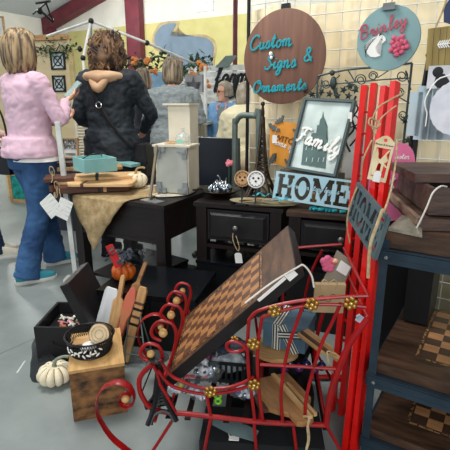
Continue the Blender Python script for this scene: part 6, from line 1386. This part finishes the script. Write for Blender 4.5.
# striped white pumpkin and netting
q_=gz(51,391); stp=mat('green_gold_stripe',(128,112,48),.6); pumpkin('pumpkin','cream pumpkin with olive stripes on the concrete beside the wooden box',(q_.x,q_.y+.065,0.0),.082,.095,creamp,ribs=11,stem=(1,0,.5),stemm=mat('grey_green_stem',(138,146,128),.8,col2=(110,118,100),scale=20),yaw=10,lines=stp)
net=mat('black_netting',(34,38,40),.8,alpha=.55); g_=lambda x,y,z=.004:gz(x,y,z)
cloth('netting','crumpled black netting on the floor behind the striped pumpkin',[[g_(36,338,.05),g_(40,340,.05),g_(62,366,.04)],[g_(33,352,.012),g_(44,362,.03),g_(66,378,.012)],[g_(28,376,.003),g_(36,382,.003),g_(48,384,.003)]],net,amp=.02,seed=5,thick=.0015)
# black trunk under the table, with pumpkin, bouquet and flag
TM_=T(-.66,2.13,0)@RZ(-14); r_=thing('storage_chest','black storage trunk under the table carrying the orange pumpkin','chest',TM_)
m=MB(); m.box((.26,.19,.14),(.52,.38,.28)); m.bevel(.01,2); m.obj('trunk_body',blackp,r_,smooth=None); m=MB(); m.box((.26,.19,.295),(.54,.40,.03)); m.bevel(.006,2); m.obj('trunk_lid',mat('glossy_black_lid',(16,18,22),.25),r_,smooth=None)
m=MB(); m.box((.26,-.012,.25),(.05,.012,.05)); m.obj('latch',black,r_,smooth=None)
lz=.311
q_=gz(123,282,lz); pumpkin('pumpkin','orange pumpkin in the shade on the black trunk under the table',(q_.x,q_.y+.03,lz),.068,.10,mat('orange_pumpkin',(206,100,22),.45,col2=(180,78,14),scale=8),ribs=9,stem=(0,0,0),stemm=stemm,yaw=15)
bq=Vector((q_.x+.01,q_.y+.03,lz+.11)); r_=thing('dark_bouquet','bunch of blackish leaves and grey blooms on the orange pumpkin','flowers',T(bq)); random.seed(6)
m=MB(); leaves(m,(0,0,.035),60,(.045,.03,.022),.045,6); m.obj('leaves',mat('blackish_leaf',(40,46,54),.5,col2=(22,26,32),scale=9),r_)
for k in range(4):
    m=MB(); c=((-.035,.0,.05),(.0,-.02,.035),(.03,.0,.055),(.02,.01,.02))[k]
    for i in range(7): t=i*2*PI/7; m.ball((.011*math.cos(t),-.002,.011*math.sin(t)),.008,7,(1,.6,1))
    m.obj('bloom',mat('slate_bloom',(84,92,106),.7),r_,M=T(*c))
P=Pl(at(114,256,2.22),-10,0,-22); m=MB(); m.box((0,0,0),(.045,.002,.13)); m.box((0,.01,-.0),(.006,.006,.13)); r_=tag(m.obj('red_flag',mat('flag_red',(206,40,44),.8),M=P.M,smooth=None),'small red pennant slanting left of the dark bouquet','flag')
# leaning boards behind the wooden box
def lean(label,bot,top,Yb,Yt,w,th,m_,kind='board',cat='cutting board',name='cutting_board',stripes=(),grip=None):
    A=at(*bot,Yb);B=at(*top,Yt); d=B-A; A=A-d*((A.z-.012)/d.z) if A.z>.012 else A; d=B-A; L_=d.length; z=d.normalized(); y=Vector((.25,1,0)); y=(y-z*y.dot(z)).normalized(); x=y.cross(z); M=Matrix(((x.x,y.x,z.x,A.x),(x.y,y.y,z.y,A.y),(x.z,y.z,z.z,A.z),(0,0,0,1)))
    r_=thing(name,label,cat,M); m=MB(); h=grip or .11
    if kind=='handle': out=[(-w/2,0),(w/2,0),(w/2,L_-h-.02),(w*.2,L_-h),(w*.2,L_-.01),(w*.1,L_),(-w*.1,L_),(-w*.2,L_-.01),(-w*.2,L_-h),(-w/2,L_-h-.02)]
    elif kind=='round': out=[(-w*.22,0),(w*.22,0),(w*.22,L_*.55),(w/2,L_*.68),(w/2,L_*.86),(w*.28,L_*.97),(0,L_),(-w*.28,L_*.97),(-w/2,L_*.86),(-w/2,L_*.68),(-w*.22,L_*.55)]
    else: out=[(-w/2,0),(w/2,0),(w/2,L_-.02),(w*.3,L_),(-w*.4,L_),(-w/2,L_-.02)]
    m.prism(out,-th/2,th/2); m.bevel(.002,1); m.obj('blade',m_,r_,smooth=None)
    for s0,sm in stripes: m=MB(); m.box((0,0,L_*s0),(w+.001,th+.002,.013)); m.obj('inlaid_strip',sm,r_,smooth=None)
    return r_
ww_=wood('white_washed',(222,224,224),(196,200,204),scale=5,stretch=(7,7,1.2))
lean('white-washed plank leaning behind the wire basket, leftmost of the boards',(99,338),(113,288),1.98,2.04,.075,.014,ww_)
lean('honey coloured paddle board with a square handle, beside the white-washed plank',(112,336),(123.5,275),1.95,2.03,.055,.018,pinev,kind='handle')
lean('long slim wooden board reaching highest, behind the red spatula',(118,336),(146,262),2.00,2.10,.05,.016,oliv,kind='handle')
lean('wooden spatula with a faded red head among the leaning boards',(118,338),(134,287),1.93,1.97,.052,.010,mat('faded_red_paint',(206,92,78),.6,col2=(190,120,80),scale=6),kind='round',name='spatula',cat='spatula')
lean('pale board with dark stripes on its edge, rightmost of the leaning boards',(131,336),(144,287),1.96,2.02,.045,.02,pinev,stripes=((.78,walnut),(.7,dark),(.6,walnut),(.5,dark)))
# green wire stand beside them
q1=[gz(124,368),gz(147,372)]; r_=thing('wire_stand','thin grey-green wire stand beside the wooden box and leaning boards','stand',T(q1[0].x,q1[0].y,0)); o_=q1[0]; m=MB(); 
a=Vector((0,0,0));b=q1[1]-o_; top=Vector((.02,.10,.26)); top2=top+Vector((.05,.0,0))
for p,q in((a,top),(b,top2),(a+Vector((0,.16,0)),top),(b+Vector((0,.16,0)),top2),(top,top2)): m.tube([p+Vector((0,0,.004)),q],.004,n=6)
for k in(.25,.55): m.tube([a.lerp(top,k),b.lerp(top2,k)],.003,n=6)
m.obj('stand_frame',greyg,r_)
# black totes added to darken the space under the tables
for k,(x,y,yw,w,d,h,l) in enumerate(((.06,2.62,-22,.40,.30,.30,'added black tote darkening the space under the drawer table with the pewter knob'),(.62,2.36,-22,.40,.30,.36,'added black tote darkening the space under the worn topped drawer table'),(-.50,2.95,-36,.42,.25,.17,'added black tote darkening the space under the burlap covered table'))):
    r_=thing('shade_filler_tote',l,'tote',T(x,y,0)@RZ(yw)); m=MB(); m.box((0,0,h/2),(w*.94,d*.94,h),taper=1.04); m.obj('tub',blackp,r_,smooth=None); m=MB(); m.box((0,0,h+.008),(w,d,.018)); m.bevel(.004,1); m.obj('tub_lid',mat('glossy_black_lid',(16,18,22),.25),r_,smooth=None)
# ---------------------------------------------------------------- camera, light
cam=bpy.data.cameras.new('camera'); cam.sensor_width=36; cam.lens=36*F/450; co=bpy.data.objects.new('camera',cam); COL.objects.link(co); co.location=EYE; co.rotation_euler=(PI/2-PT,0,0); cam.clip_end=100; cam.clip_start=.05; SC.camera=co
W_=bpy.data.worlds.new('hall_daylight'); SC.world=W_; W_.use_nodes=True; W_.node_tree.nodes['Background'].inputs[0].default_value=(.9,.96,1,1); W_.node_tree.nodes['Background'].inputs[1].default_value=.33
def area(name,loc_,size,energy,col,target=None,sy=None):
    l=bpy.data.lights.new(name,'AREA'); l.energy=energy; l.color=col; l.size=size; 
    if sy: l.shape='RECTANGLE'; l.size_y=sy
    o=bpy.data.objects.new(name,l); COL.objects.link(o); o.location=loc_
    d=(Vector(target) if target else Vector((loc_[0],loc_[1],0)))-Vector(loc_); o.rotation_euler=d.to_track_quat('-Z','Y').to_euler(); return o
area('ceiling_lamp_front',(-1.2,2.4,3.9),1.2,85,(1,.97,.93),(-.4,2.0,0))
def lamp(name,p,e,r_=.3):
    l=bpy.data.lights.new(name,'POINT'); l.energy=e; l.color=(1,.99,.97); l.shadow_soft_size=r_; o=bpy.data.objects.new(name,l); COL.objects.link(o); o.location=p
lamp('high_bay_lamp_left',(-4.2,7.5,3.3),190); lamp('high_bay_lamp_middle',(-1.0,9.5,3.6),190); lamp('high_bay_lamp_right',(3.5,7,4.2),170); lamp('high_bay_lamp_far',(-3,12,3.4),60)
area('front_fill_light',(.3,-2.6,2.7),2.6,105,(.96,.98,1),(.2,2.2,.7)); area('side_window_daylight',(-4.6,1.2,2.9),2.2,60,(.86,.94,1),(-.4,2.4,.4))  # front one: unseen fill light added behind the camera to brighten upright faces
SC.view_settings.view_transform='Standard'; SC.view_settings.look='None'; SC.view_settings.exposure=0.32; SC.view_settings.gamma=1.0; SC.view_settings.use_curve_mapping=False
SC.cycles.use_denoising=True; SC.cycles.max_bounces=8; SC.cycles.transparent_max_bounces=12; SC.cycles.caustics_reflective=False; SC.cycles.caustics_refractive=False
bpy.context.view_layer.update()
